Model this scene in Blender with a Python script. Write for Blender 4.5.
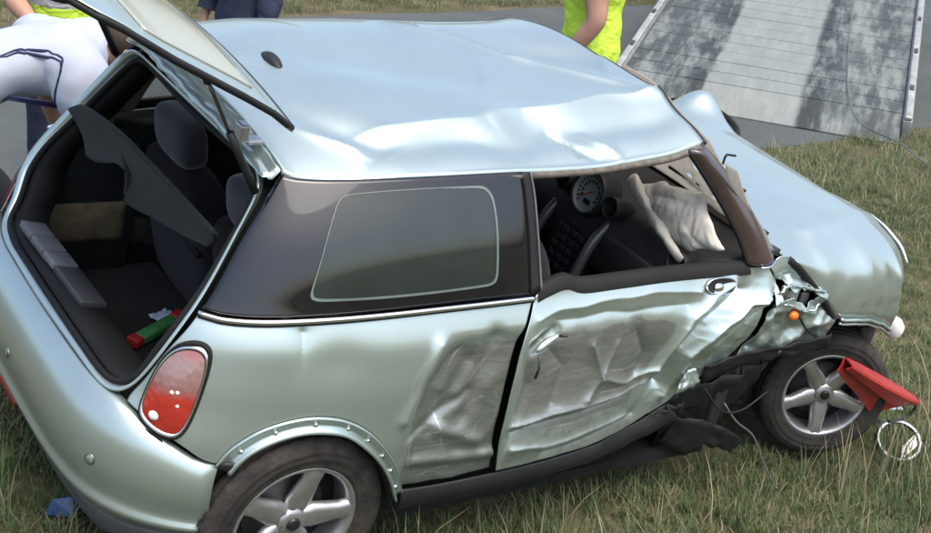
import bpy, bmesh, math, random
import numpy as np
from mathutils import Vector, Matrix, noise
from mathutils.bvhtree import BVHTree

for o in list(bpy.data.objects):
    bpy.data.objects.remove(o)
random.seed(11)
rng = np.random.default_rng(11)
scene = bpy.context.scene
col = scene.collection
R_ = math.radians

# ------------------------------------------------------------------ camera
cam_d = bpy.data.cameras.new('camera')
cam = bpy.data.objects.new('camera', cam_d)
col.objects.link(cam)
CAM_LOC = (-0.0775, -4.5986, 2.4053)
PITCH, ROLL = R_(21.5), R_(6.0)
_fw = Vector((0, math.cos(PITCH), -math.sin(PITCH)))
_r0 = Vector((1, 0, 0))
_u0 = _r0.cross(_fw)
_rt = _r0 * math.cos(ROLL) + _u0 * math.sin(ROLL)
_up = _u0 * math.cos(ROLL) - _r0 * math.sin(ROLL)
_m = Matrix((_rt, _up, -_fw)).transposed().to_4x4()
_m.translation = CAM_LOC
cam.matrix_world = _m
cam_d.sensor_width = 36.0
cam_d.lens = 36.0 * 1300.0 / 931.0
cam_d.clip_start = 0.05
cam_d.clip_end = 3000
scene.camera = cam

# ------------------------------------------------------------------ sky, sun, exposure
SUN_EL, SUN_AZ = R_(66), R_(138)          # azimuth clockwise from +y
world = bpy.data.worlds.new('World')
scene.world = world
world.use_nodes = True
wn = world.node_tree.nodes
wl = world.node_tree.links
sky = wn.new('ShaderNodeTexSky')
sky.sky_type = 'NISHITA'
sky.sun_disc = False
sky.sun_elevation = SUN_EL
sky.sun_rotation = SUN_AZ
sky.air_density = 1.0
sky.dust_density = 5.0
sky.ozone_density = 1.0
bg = wn['Background']
bg.inputs['Strength'].default_value = 0.15
wl.new(sky.outputs[0], bg.inputs['Color'])
sun_d = bpy.data.lights.new('sun', 'SUN')
sun_d.energy = 0.6
sun_d.angle = R_(55)
sun_d.color = (1.0, 0.97, 0.91)
sun = bpy.data.objects.new('sun', sun_d)
col.objects.link(sun)
_sd = Vector((math.sin(SUN_AZ) * math.cos(SUN_EL), math.cos(SUN_AZ) * math.cos(SUN_EL), math.sin(SUN_EL)))
sun.rotation_euler = _sd.to_track_quat('Z', 'Y').to_euler()
sun.location = (0, 0, 12)
scene.view_settings.view_transform = 'Standard'
scene.view_settings.look = 'None'
scene.view_settings.exposure = 1.15
scene.view_settings.gamma = 1.0
scene.view_settings.use_curve_mapping = False
scene.render.engine = 'CYCLES'
scene.render.resolution_x, scene.render.resolution_y = 1024, 586

# car frame -> world  (x forward, y left, z up; the car stands tilted on the verge)
MC = Matrix(((0.7955, -0.59088, 0.13431), (0.60164, 0.79659, -0.05892), (-0.07218, 0.12767, 0.98919)))
OC = Vector((1.2, 0, 0))
def c2w(p):
    return MC @ (Vector(p) - OC)
CAR_M = MC.to_4x4()
CAR_M.translation = c2w((0, 0, 0))

# ------------------------------------------------------------------ materials
MATS = {}
def nodes_of(name):
    m = bpy.data.materials.new(name)
    m.use_nodes = True
    nt = m.node_tree
    return m, nt, nt.nodes, nt.links, nt.nodes['Principled BSDF']
def ramp(n, stops):
    r = n.new('ShaderNodeValToRGB')
    e = r.color_ramp.elements
    while len(e) < len(stops):
        e.new(0.5)
    for i, (p, c) in enumerate(stops):
        e[i].position = p
        e[i].color = (*c, 1) if len(c) == 3 else c
    return r
def mat(name, c, rough=0.5, metal=0.0, var=0.25, scale=6.0, bump=0.0, bscale=60.0, spec=0.5, coat=0.0, c2=None, ior=None, alpha=None, trans=0.0, sheen=0.0):
    if name in MATS:
        return MATS[name]
    m, nt, n, l, b = nodes_of(name)
    tc = n.new('ShaderNodeTexCoord')
    nz = n.new('ShaderNodeTexNoise')
    nz.inputs['Scale'].default_value = scale
    nz.inputs['Detail'].default_value = 6
    nz.inputs['Roughness'].default_value = 0.65
    l.new(tc.outputs['Object'], nz.inputs['Vector'])
    lo = tuple(v * (1 - var) for v in c)
    hi = tuple(min(1, v * (1 + var)) for v in c) if c2 is None else c2
    r = ramp(n, [(0.3, lo), (0.7, hi)])
    l.new(nz.outputs['Fac'], r.inputs['Fac'])
    l.new(r.outputs['Color'], b.inputs['Base Color'])
    b.inputs['Roughness'].default_value = rough
    b.inputs['Metallic'].default_value = metal
    b.inputs['Specular IOR Level'].default_value = spec
    b.inputs['Coat Weight'].default_value = coat
    if ior: b.inputs['IOR'].default_value = ior
    if trans: b.inputs['Transmission Weight'].default_value = trans
    if sheen: b.inputs['Sheen Weight'].default_value = sheen
    if alpha is not None: b.inputs['Alpha'].default_value = alpha
    if bump:
        nb = n.new('ShaderNodeTexNoise')
        nb.inputs['Scale'].default_value = bscale
        nb.inputs['Detail'].default_value = 4
        l.new(tc.outputs['Object'], nb.inputs['Vector'])
        bp = n.new('ShaderNodeBump')
        bp.inputs['Strength'].default_value = bump
        bp.inputs['Distance'].default_value = 0.01
        l.new(nb.outputs['Fac'], bp.inputs['Height'])
        l.new(bp.outputs['Normal'], b.inputs['Normal'])
    MATS[name] = m
    return m

def paint_material():
    m, nt, n, l, b = nodes_of('silver_paint')
    tc = n.new('ShaderNodeTexCoord')
    at = n.new('ShaderNodeAttribute'); at.attribute_name = 'scuff_and_reflection'
    # clean metallic silver with a thin film of dust
    nz = n.new('ShaderNodeTexNoise'); nz.inputs['Scale'].default_value = 3.0; nz.inputs['Detail'].default_value = 8; nz.inputs['Roughness'].default_value = 0.7
    l.new(tc.outputs['Object'], nz.inputs['Vector'])
    base = ramp(n, [(0.3, (0.425, 0.515, 0.485)), (0.7, (0.485, 0.575, 0.545))])
    l.new(nz.outputs['Fac'], base.inputs['Fac'])
    # scratches: noise drawn out along the car
    mp = n.new('ShaderNodeMapping'); mp.inputs['Scale'].default_value = (5.0, 4.0, 34.0); mp.inputs['Rotation'].default_value = (0, R_(24), 0)
    l.new(tc.outputs['Object'], mp.inputs['Vector'])
    sc = n.new('ShaderNodeTexNoise'); sc.inputs['Scale'].default_value = 1.6; sc.inputs['Detail'].default_value = 9; sc.inputs['Roughness'].default_value = 0.75; sc.inputs['Distortion'].default_value = 1.6
    l.new(mp.outputs['Vector'], sc.inputs['Vector'])
    scr = ramp(n, [(0.30, (0.24, 0.27, 0.255)), (0.5, (0.30, 0.335, 0.315)), (0.64, (0.37, 0.41, 0.39)), (0.76, (0.50, 0.54, 0.515))])  # darker than the paint: scraped finish plus painted-in reflection of the ground
    l.new(sc.outputs['Fac'], scr.inputs['Fac'])
    # thin white gouges
    wv = n.new('ShaderNodeTexNoise'); wv.inputs['Scale'].default_value = 4.2; wv.inputs['Detail'].default_value = 1; wv.inputs['Distortion'].default_value = 1.2
    l.new(tc.outputs['Object'], wv.inputs['Vector'])
    sb = n.new('ShaderNodeMath'); sb.operation = 'SUBTRACT'; sb.inputs[1].default_value = 0.5
    l.new(wv.outputs['Fac'], sb.inputs[0])
    ab = n.new('ShaderNodeMath'); ab.operation = 'ABSOLUTE'; l.new(sb.outputs[0], ab.inputs[0])
    gl = n.new('ShaderNodeMapRange'); gl.inputs['From Min'].default_value = 0.0; gl.inputs['From Max'].default_value = 0.010; gl.inputs['To Min'].default_value = 0.22; gl.inputs['To Max'].default_value = 0
    l.new(ab.outputs[0], gl.inputs['Value'])
    gm = n.new('ShaderNodeMix'); gm.data_type = 'RGBA'
    l.new(gl.outputs[0], gm.inputs['Factor']); l.new(scr.outputs['Color'], gm.inputs['A']); gm.inputs['B'].default_value = (0.62, 0.64, 0.62, 1)
    # ragged edge of the scuffed area and its painted ground reflection
    ed = n.new('ShaderNodeTexNoise'); ed.inputs['Scale'].default_value = 14; ed.inputs['Detail'].default_value = 8; ed.inputs['Roughness'].default_value = 0.75
    l.new(tc.outputs['Object'], ed.inputs['Vector'])
    ad = n.new('ShaderNodeMath'); ad.operation = 'ADD'; l.new(at.outputs['Fac'], ad.inputs[0]); l.new(ed.outputs['Fac'], ad.inputs[1])
    mk = n.new('ShaderNodeMapRange'); mk.interpolation_type = 'SMOOTHSTEP'; mk.inputs['From Min'].default_value = 0.84; mk.inputs['From Max'].default_value = 1.16
    l.new(ad.outputs[0], mk.inputs['Value'])
    mx = n.new('ShaderNodeMix'); mx.data_type = 'RGBA'
    l.new(mk.outputs[0], mx.inputs['Factor']); l.new(base.outputs['Color'], mx.inputs['A']); l.new(gm.outputs['Result'], mx.inputs['B'])
    at2 = n.new('ShaderNodeAttribute'); at2.attribute_name = 'scratch'
    sn = n.new('ShaderNodeTexNoise'); sn.inputs['Scale'].default_value = 60; sn.inputs['Detail'].default_value = 4
    l.new(tc.outputs['Object'], sn.inputs['Vector'])
    sm = n.new('ShaderNodeMath'); sm.operation = 'MULTIPLY'; l.new(at2.outputs['Fac'], sm.inputs[0]); l.new(sn.outputs['Fac'], sm.inputs[1])
    sr_ = n.new('ShaderNodeMapRange'); sr_.inputs['From Min'].default_value = 0.18; sr_.inputs['From Max'].default_value = 0.45; sr_.inputs['To Max'].default_value = 0.9
    l.new(sm.outputs[0], sr_.inputs['Value'])
    mx2 = n.new('ShaderNodeMix'); mx2.data_type = 'RGBA'
    l.new(sr_.outputs[0], mx2.inputs['Factor']); l.new(mx.outputs['Result'], mx2.inputs['A']); mx2.inputs['B'].default_value = (0.62, 0.66, 0.64, 1)
    l.new(mx2.outputs['Result'], b.inputs['Base Color'])
    rg = n.new('ShaderNodeMapRange'); rg.inputs['To Min'].default_value = 0.31; rg.inputs['To Max'].default_value = 0.36
    l.new(mk.outputs[0], rg.inputs['Value']); l.new(rg.outputs[0], b.inputs['Roughness'])
    b.inputs['Metallic'].default_value = 0.74
    cw = n.new('ShaderNodeMapRange'); cw.inputs['To Min'].default_value = 0.55; cw.inputs['To Max'].default_value = 0.05
    l.new(mk.outputs[0], cw.inputs['Value']); l.new(cw.outputs[0], b.inputs['Coat Weight'])
    b.inputs['Coat Roughness'].default_value = 0.03
    bp = n.new('ShaderNodeBump'); bp.inputs['Strength'].default_value = 0.12; bp.inputs['Distance'].default_value = 0.005
    mu = n.new('ShaderNodeMath'); mu.operation = 'MULTIPLY'; l.new(sc.outputs['Fac'], mu.inputs[0]); l.new(mk.outputs[0], mu.inputs[1])
    l.new(mu.outputs[0], bp.inputs['Height']); l.new(bp.outputs['Normal'], b.inputs['Normal'])
    return m
PAINT = paint_material()
BLACKP = mat('black_plastic', (0.012, 0.013, 0.014), 0.5, bump=0.15, bscale=140, spec=0.35)
RUBBER = mat('rubber', (0.010, 0.010, 0.010), 0.75, bump=0.1, spec=0.3)
TYRE = mat('tyre_rubber', (0.016, 0.016, 0.016), 0.8, bump=0.3, bscale=90, c2=(0.055, 0.050, 0.040), scale=11, spec=0.3)
ALLOY = mat('alloy', (0.44, 0.45, 0.45), 0.36, 0.8, var=0.2, scale=12)
CHROME = mat('chrome', (0.82, 0.84, 0.85), 0.12, 1.0, var=0.06)
STEELD = mat('dark_steel', (0.07, 0.07, 0.068), 0.55, 0.6, var=0.4, scale=15)
GREYP = mat('grey_plastic', (0.10, 0.105, 0.11), 0.5, bump=0.1)
BUMPLOW = mat('bumper_lower_grey', (0.085, 0.09, 0.10), 0.45, scale=8)
TRIMD = mat('dark_trim', (0.012, 0.014, 0.014), 0.7, bump=0.2, bscale=200, spec=0.2)
FABRIC = mat('seat_fabric', (0.016, 0.018, 0.021), 0.9, bump=0.4, bscale=300, sheen=0.08, spec=0.2)
CARPET = mat('boot_carpet', (0.010, 0.013, 0.013), 0.95, bump=0.5, bscale=260, sheen=0.05, spec=0.2)
PALETRIM = mat('pillar_trim', (0.19, 0.185, 0.165), 0.7, bump=0.1)
LINER = mat('headliner', (0.26, 0.25, 0.22), 0.9)
def glass_dark():
    m, nt, n, l, b = nodes_of('dark_glass')
    b.inputs['Base Color'].default_value = (0.006, 0.007, 0.008, 1)
    b.inputs['Roughness'].default_value = 0.035
    b.inputs['IOR'].default_value = 1.62
    b.inputs['Coat Weight'].default_value = 0.1
    b.inputs['Coat Roughness'].default_value = 0.02
    tc = n.new('ShaderNodeTexCoord')
    nz = n.new('ShaderNodeTexNoise'); nz.inputs['Scale'].default_value = 25; nz.inputs['Detail'].default_value = 8
    l.new(tc.outputs['Object'], nz.inputs['Vector'])
    mr = n.new('ShaderNodeMapRange'); mr.inputs['From Min'].default_value = 0.4; mr.inputs['From Max'].default_value = 0.8
    mr.inputs['To Min'].default_value = 0.02; mr.inputs['To Max'].default_value = 0.12
    l.new(nz.outputs['Fac'], mr.inputs['Value']); l.new(mr.outputs[0], b.inputs['Roughness'])
    return m
DGLASS = glass_dark()
DPANE = mat('tinted_pane', (0.022, 0.030, 0.026), 0.05, ior=1.6, var=0.15)
def clear_glass(name, tint, a):
    m, nt, n, l, b = nodes_of(name)
    b.inputs['Base Color'].default_value = (*tint, 1)
    b.inputs['Roughness'].default_value = 0.03
    b.inputs['Alpha'].default_value = a
    b.inputs['IOR'].default_value = 1.6
    return m
CGLASS = clear_glass('window_glass', (0.10, 0.13, 0.12), 0.25)
def crazed_glass():
    m, nt, n, l, b = nodes_of('crazed_glass')
    tc = n.new('ShaderNodeTexCoord')
    v = n.new('ShaderNodeTexVoronoi'); v.feature = 'DISTANCE_TO_EDGE'; v.inputs['Scale'].default_value = 38
    l.new(tc.outputs['Object'], v.inputs['Vector'])
    r = n.new('ShaderNodeMapRange'); r.inputs['From Min'].default_value = 0.0; r.inputs['From Max'].default_value = 0.08
    r.inputs['To Min'].default_value = 0.95; r.inputs['To Max'].default_value = 0.62
    l.new(v.outputs['Distance'], r.inputs['Value']); l.new(r.outputs[0], b.inputs['Alpha'])
    b.inputs['Base Color'].default_value = (0.52, 0.50, 0.43, 1)
    b.inputs['Roughness'].default_value = 0.3
    tr = n.new('ShaderNodeBsdfTranslucent'); tr.inputs['Color'].default_value = (0.62, 0.58, 0.50, 1)
    mx = n.new('ShaderNodeMixShader'); mx.inputs[0].default_value = 0.5
    l.new(b.outputs[0], mx.inputs[1]); l.new(tr.outputs[0], mx.inputs[2]); l.new(mx.outputs[0], n['Material Output'].inputs['Surface'])
    return m
CRAZED = crazed_glass()

# ------------------------------------------------------------------ object helpers
def link(name, me, material=None, parent=None):
    o = bpy.data.objects.new(name, me)
    col.objects.link(o)
    if material is not None and me is not None and not me.materials:
        me.materials.append(material)
    if parent is not None:
        o.parent = parent
    return o
def tag(o, label=None, cat=None, group=None, kind=None):
    if label: o['label'] = label
    if cat: o['category'] = cat
    if group: o['group'] = group
    if kind: o['kind'] = kind
    return o
def empty(name, loc=(0, 0, 0)):
    o = bpy.data.objects.new(name, None)
    col.objects.link(o)
    o.location = loc
    o.empty_display_size = 0.2
    return o
def pydata(name, v, f, smooth=True):
    me = bpy.data.meshes.new(name)
    me.from_pydata([tuple(map(float, p)) for p in v], [], f)
    if smooth:
        me.polygons.foreach_set('use_smooth', [True] * len(me.polygons))
    me.update()
    return me
def grid_mesh(name, P, closed_u=False, closed_v=False, mask=None, attr=None, attr2=None, flip=False, smooth=True):
    nv, nu = P.shape[:2]
    f = []
    for j in range(nv if closed_v else nv - 1):
        for i in range(nu if closed_u else nu - 1):
            if mask is not None and not mask[j, i]:
                continue
            a = j * nu + i; b = j * nu + (i + 1) % nu
            c = ((j + 1) % nv) * nu + (i + 1) % nu; d = ((j + 1) % nv) * nu + i
            f.append((a, d, c, b) if flip else (a, b, c, d))
    me = pydata(name, P.reshape(-1, 3), f, smooth)
    if attr is not None:
        at = me.attributes.new('scuff_and_reflection', 'FLOAT', 'POINT')
        at.data.foreach_set('value', np.asarray(attr, dtype=np.float32).reshape(-1))
    if attr2 is not None:
        at = me.attributes.new('scratch', 'FLOAT', 'POINT')
        at.data.foreach_set('value', np.asarray(attr2, dtype=np.float32).reshape(-1))
    return me
def solid(o, t, off=-1):
    s = o.modifiers.new('thickness', 'SOLIDIFY')
    s.thickness = t
    s.offset = off
    return o
def bevel(o, w, seg=2):
    s = o.modifiers.new('bevel', 'BEVEL')
    s.width = w; s.segments = seg; s.limit_method = 'ANGLE'; s.angle_limit = R_(35)
    return o
def resample(pts, n, smooth=True):
    P = np.asarray(pts, float)
    if smooth and len(P) > 2:
        Q = []
        E = np.vstack([2 * P[0] - P[1], P, 2 * P[-1] - P[-2]])
        for i in range(1, len(E) - 2):
            for t in np.linspace(0, 1, 12, endpoint=False):
                a, b, c, d = E[i - 1], E[i], E[i + 1], E[i + 2]
                Q.append(0.5 * (2 * b + (c - a) * t + (2 * a - 5 * b + 4 * c - d) * t * t + (3 * b - a - 3 * c + d) * t ** 3))
        Q.append(P[-1]); P = np.array(Q)
    s = np.concatenate([[0], np.cumsum(np.linalg.norm(np.diff(P, axis=0), axis=1))])
    t = np.linspace(0, s[-1], n)
    return np.stack([np.interp(t, s, P[:, k]) for k in range(P.shape[1])], 1)
def coons(top, bot, left, right, nu, nv):
    """four boundary polylines (left and right run from top to bottom) -> nv x nu grid"""
    T, B, L, Rr = resample(top, nu), resample(bot, nu), resample(left, nv), resample(right, nv)
    return coons_r(T, B, L, Rr)
def coons_r(T, B, L, Rr):
    nu, nv = len(T), len(L)
    u = np.linspace(0, 1, nu)[None, :, None]; v = np.linspace(0, 1, nv)[:, None, None]
    return ((1 - v) * T[None] + v * B[None] + (1 - u) * L[:, None] + u * Rr[:, None]
            - ((1 - u) * (1 - v) * T[0] + u * (1 - v) * T[-1] + (1 - u) * v * B[0] + u * v * B[-1]))
def tube_grid(path, rad, seg=10, closed=False):
    P = np.asarray(path, float)
    n = len(P)
    rad = np.full(n, rad) if np.isscalar(rad) else np.asarray(rad)
    if closed:
        T = np.roll(P, -1, 0) - np.roll(P, 1, 0)
    else:
        T = np.gradient(P, axis=0)
    T /= np.linalg.norm(T, axis=1)[:, None] + 1e-12
    up = np.array([0, 0, 1.0])
    if abs(T[0] @ up) > 0.9: up = np.array([1.0, 0, 0])
    N = up - T[0] * (up @ T[0]); N /= np.linalg.norm(N)
    G = []
    for i in range(n):
        N = N - T[i] * (N @ T[i]); N /= np.linalg.norm(N)
        Bn = np.cross(T[i], N)
        a = np.linspace(0, 2 * math.pi, seg, endpoint=False)
        G.append(P[i] + rad[i] * (np.cos(a)[:, None] * N + np.sin(a)[:, None] * Bn))
    return np.array(G)
def tube(name, path, rad, material, parent=None, seg=10, closed=False, n=None, smooth=True):
    if n: path = resample(path, n, smooth)
    G = tube_grid(path, rad, seg, closed)
    nv = len(G)
    v = list(G.reshape(-1, 3)); f = []
    for j in range(nv if closed else nv - 1):
        for i in range(seg):
            f.append((j * seg + i, ((j + 1) % nv) * seg + i, ((j + 1) % nv) * seg + (i + 1) % seg, j * seg + (i + 1) % seg))
    if not closed:
        f.append(tuple(range(seg))); f.append(tuple(reversed(range((nv - 1) * seg, nv * seg))))
    return link(name, pydata(name, v, f), material, parent)
def box_mesh(name, x0, x1, y0, y1, z0, z1):
    v = [(x, y, z) for x in (x0, x1) for y in (y0, y1) for z in (z0, z1)]
    f = [(0, 1, 3, 2), (4, 6, 7, 5), (0, 4, 5, 1), (2, 3, 7, 6), (0, 2, 6, 4), (1, 5, 7, 3)]
    return pydata(name, v, f, False)
def box(name, x0, x1, y0, y1, z0, z1, material, parent=None, bev=0.0, seg=2):
    o = link(name, box_mesh(name, x0, x1, y0, y1, z0, z1), material, parent)
    if bev:
        bevel(o, bev, seg)
        o.data.polygons.foreach_set('use_smooth', [True] * len(o.data.polygons))
    return o
def lathe_mesh(name, prof, seg=48, axis='y'):
    """profile (radius, height) turned about the local y axis"""
    a = np.linspace(0, 2 * math.pi, seg, endpoint=False)
    G = np.array([[(r * math.cos(t), h, r * math.sin(t)) for t in a] for r, h in prof])
    return grid_mesh(name, G, closed_u=True)
def fn(p, s):
    return noise.noise(Vector((p[0] * s, p[1] * s, p[2] * s)))
def ridged(p, s):
    """faceted noise: distance to the nearest fold"""
    d, _ = noise.voronoi(Vector((p[0] * s, p[1] * s, p[2] * s)))
    return d[1] - d[0]
def seg_dist(x, z, a, b):
    ax, az = a; bx, bz = b
    dx, dz = bx - ax, bz - az
    t = np.clip(((x - ax) * dx + (z - az) * dz) / (dx * dx + dz * dz), 0, 1)
    cx, cz = ax + t * dx, az + t * dz
    side = np.sign((x - ax) * dz - (z - az) * dx)
    return np.hypot(x - cx, z - cz), side, t
OUT = {
 'q_top': [(-0.367,-0.607,0.945),(-0.342,-0.63,0.944),(-0.314,-0.65,0.943),(-0.231,-0.69,0.948),(-0.043,-0.731,0.961),(0.268,-0.755,0.974),(0.637,-0.76,0.98)],
 'q_left': [(-0.367,-0.607,0.945),(-0.405,-0.614,0.895),(-0.445,-0.6,0.825),(-0.484,-0.585,0.742),(-0.508,-0.571,0.692),(-0.52,-0.572,0.669)],
 'q_right': [(0.637,-0.76,0.98),(0.612,-0.79,0.928),(0.587,-0.817,0.86),(0.576,-0.833,0.748),(0.578,-0.838,0.617),(0.583,-0.838,0.524),(0.618,-0.829,0.389)],
 'q_botA': [(-0.52,-0.572,0.669),(-0.48,-0.644,0.643),(-0.416,-0.71,0.6),(-0.366,-0.738,0.567),(-0.324,-0.755,0.551)],
 'q_botB': [(-0.324,-0.755,0.551),(-0.303,-0.76,0.59),(-0.27,-0.766,0.624),(-0.216,-0.776,0.661),(-0.142,-0.79,0.687),(-0.064,-0.802,0.695),(0.019,-0.814,0.679),(0.099,-0.824,0.635),(0.172,-0.831,0.565),(0.231,-0.83,0.482),(0.275,-0.825,0.389)],
 'q_botC': [(0.275,-0.825,0.389),(0.413,-0.828,0.385),(0.618,-0.829,0.389)],
 'fl_out': [(-0.324,-0.755,0.551),(-0.303,-0.76,0.59),(-0.27,-0.766,0.624),(-0.216,-0.776,0.661),(-0.142,-0.79,0.687),(-0.064,-0.802,0.695),(0.019,-0.814,0.679),(0.099,-0.824,0.635),(0.172,-0.831,0.565),(0.231,-0.83,0.482),(0.275,-0.825,0.389)],
 'fl_in': [(-0.278,-0.769,0.518),(-0.255,-0.776,0.559),(-0.224,-0.782,0.591),(-0.173,-0.791,0.62),(-0.108,-0.801,0.639),(-0.043,-0.81,0.64),(0.029,-0.819,0.624),(0.09,-0.826,0.583),(0.158,-0.829,0.517),(0.212,-0.826,0.44),(0.257,-0.822,0.353)],
 'd_top': [(0.645,-0.76,0.98),(0.684,-0.756,0.991),(0.905,-0.753,0.998),(1.257,-0.75,1.002),(1.693,-0.746,0.996)],
 'd_front': [(1.693,-0.746,0.996),(1.731,-0.77,0.942),(1.719,-0.793,0.884),(1.71,-0.79,0.802),(1.699,-0.772,0.71),(1.662,-0.75,0.635)],
 'd_bot': [(0.625,-0.829,0.392),(0.765,-0.825,0.393),(0.897,-0.816,0.393),(1.092,-0.791,0.396),(1.302,-0.751,0.424),(1.442,-0.729,0.463),(1.53,-0.727,0.52),(1.607,-0.736,0.579),(1.662,-0.75,0.635)],
 'd_rear': [(0.645,-0.76,0.98),(0.624,-0.791,0.927),(0.599,-0.817,0.858),(0.588,-0.834,0.746),(0.591,-0.837,0.615),(0.596,-0.837,0.521),(0.625,-0.829,0.392)],
 's_top': [(0.276,-0.825,0.385),(0.414,-0.828,0.38),(0.621,-0.828,0.381),(0.901,-0.816,0.384),(1.095,-0.791,0.388),(1.304,-0.751,0.416),(1.446,-0.73,0.45)],
 's_bot': [(0.278,-0.819,0.301),(0.438,-0.823,0.303),(0.648,-0.823,0.301),(0.926,-0.813,0.313),(1.118,-0.795,0.316),(1.322,-0.765,0.342),(1.525,-0.742,0.377)],
 'f_top': [(1.704,-0.746,0.995),(1.768,-0.733,1.023),(1.856,-0.735,1.001),(1.946,-0.753,0.947),(2.029,-0.781,0.88)],
 'f_right': [(2.029,-0.781,0.88),(2.099,-0.784,0.816),(2.13,-0.787,0.763),(2.133,-0.786,0.706),(2.121,-0.783,0.657)],
 'f_bot': [(1.689,-0.748,0.626),(1.83,-0.751,0.614),(1.973,-0.765,0.63),(2.121,-0.783,0.657)],
 'f_left': [(1.704,-0.746,0.995),(1.747,-0.77,0.941),(1.736,-0.793,0.882),(1.731,-0.788,0.794),(1.721,-0.767,0.696),(1.689,-0.748,0.626)],
 'w_top': [(-0.145,-0.511,1.294),(-0.1,-0.536,1.292),(0.033,-0.572,1.302),(0.182,-0.591,1.312),(0.378,-0.602,1.32),(0.593,-0.605,1.325)],
 'w_left': [(-0.145,-0.511,1.294),(-0.198,-0.533,1.215),(-0.258,-0.556,1.126),(-0.318,-0.586,1.02),(-0.359,-0.604,0.955)],
 'w_bot': [(-0.359,-0.604,0.955),(-0.341,-0.623,0.952),(-0.313,-0.644,0.952),(-0.23,-0.683,0.957),(-0.042,-0.725,0.97),(0.268,-0.75,0.984),(0.626,-0.755,0.992)],
 'w_right': [(0.593,-0.605,1.325),(0.606,-0.636,1.261),(0.617,-0.693,1.14),(0.626,-0.755,0.992)],
 'i_top': [(-0.003,-0.588,1.26),(0.119,-0.603,1.274),(0.309,-0.616,1.285),(0.461,-0.62,1.288)],
 'i_left': [(-0.003,-0.588,1.26),(-0.03,-0.613,1.201),(-0.069,-0.655,1.104),(-0.107,-0.695,1.003)],
 'i_bot': [(-0.107,-0.695,1.003),(0.077,-0.724,1.011),(0.268,-0.736,1.018),(0.495,-0.739,1.026)],
 'i_right': [(0.461,-0.62,1.288),(0.484,-0.639,1.251),(0.491,-0.7,1.119),(0.495,-0.739,1.026)],
 'b_left': [(0.597,-0.605,1.325),(0.61,-0.636,1.261),(0.621,-0.693,1.14),(0.63,-0.755,0.992)],
 'b_right': [(0.627,-0.606,1.324),(0.64,-0.637,1.26),(0.651,-0.694,1.138),(0.664,-0.752,1.001)],
 'a_left': [(1.294,-0.586,1.367),(1.357,-0.616,1.304),(1.45,-0.664,1.203),(1.53,-0.708,1.104),(1.587,-0.745,1.007)],
 'a_right': [(1.365,-0.574,1.39),(1.434,-0.6,1.338),(1.54,-0.643,1.245),(1.642,-0.694,1.132),(1.73,-0.737,1.016)],
 'tl': [(-0.397,-0.636,0.871),(-0.374,-0.655,0.876),(-0.355,-0.674,0.864),(-0.354,-0.685,0.827),(-0.369,-0.697,0.759),(-0.39,-0.703,0.677),(-0.41,-0.704,0.633),(-0.43,-0.696,0.618),(-0.465,-0.668,0.624),(-0.492,-0.63,0.646),(-0.496,-0.612,0.666),(-0.483,-0.602,0.709),(-0.459,-0.601,0.783),(-0.436,-0.609,0.832),(-0.416,-0.621,0.858)],
 'vent': [(-0.495,-0.637,0.628),(-0.456,-0.68,0.612),(-0.452,-0.688,0.597),(-0.492,-0.647,0.615)],
 'op': [(-0.177,-0.504,1.274),(-0.255,-0.544,1.143),(-0.345,-0.588,0.987),(-0.419,-0.607,0.881),(-0.474,-0.59,0.763),(-0.502,-0.572,0.705),(-0.527,-0.554,0.671),(-0.549,-0.511,0.66),(-0.563,-0.407,0.674),(-0.572,-0.18,0.677),(-0.572,0.091,0.675),(-0.564,0.302,0.688),(-0.546,0.437,0.699)],
 'gut': [(-0.144,-0.507,1.298),(-0.099,-0.534,1.295),(0.034,-0.571,1.305),(0.182,-0.59,1.315),(0.378,-0.601,1.323),(0.593,-0.603,1.33),(0.747,-0.603,1.333),(0.908,-0.601,1.338),(1.078,-0.594,1.351),(1.22,-0.587,1.366),(1.366,-0.571,1.395)],
 'bo_top': [(1.872,-0.728,1.017),(2.064,-0.716,0.996),(2.308,-0.673,0.964),(2.617,-0.579,0.898),(2.684,-0.605,0.861)],
 'arch_f': [(2.152,-0.788,0.74),(2.193,-0.789,0.762),(2.264,-0.787,0.766),(2.374,-0.78,0.746),(2.507,-0.761,0.699),(2.661,-0.717,0.619)],
 'bump_end': [(-0.324,-0.755,0.551),(-0.291,-0.764,0.504),(-0.261,-0.767,0.425)],
 'mirror': [(1.371,-0.768,0.961),(1.391,-0.759,0.977),(1.439,-0.756,0.983),(1.499,-0.759,0.975),(1.517,-0.77,0.953),(1.495,-0.781,0.934),(1.436,-0.783,0.932),(1.382,-0.778,0.943)],
 'handle': [(0.67,-0.821,0.834),(0.687,-0.833,0.753)],
 'hole_f': [(1.705,-0.781,0.918),(1.788,-0.776,0.92),(1.876,-0.78,0.898),(1.969,-0.783,0.87),(1.991,-0.783,0.818),(1.934,-0.783,0.811),(1.802,-0.79,0.862),(1.718,-0.791,0.891)],
 'lampo': [(1.869,-0.784,0.806)],
 'frontlamp': [(2.648,-0.721,0.632)],
 'shutline': [(1.708,-0.713,1.079),(1.783,-0.725,1.041),(1.874,-0.735,1),(1.963,-0.755,0.942),(2.043,-0.781,0.875),(2.13,-0.785,0.788)],
}

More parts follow.
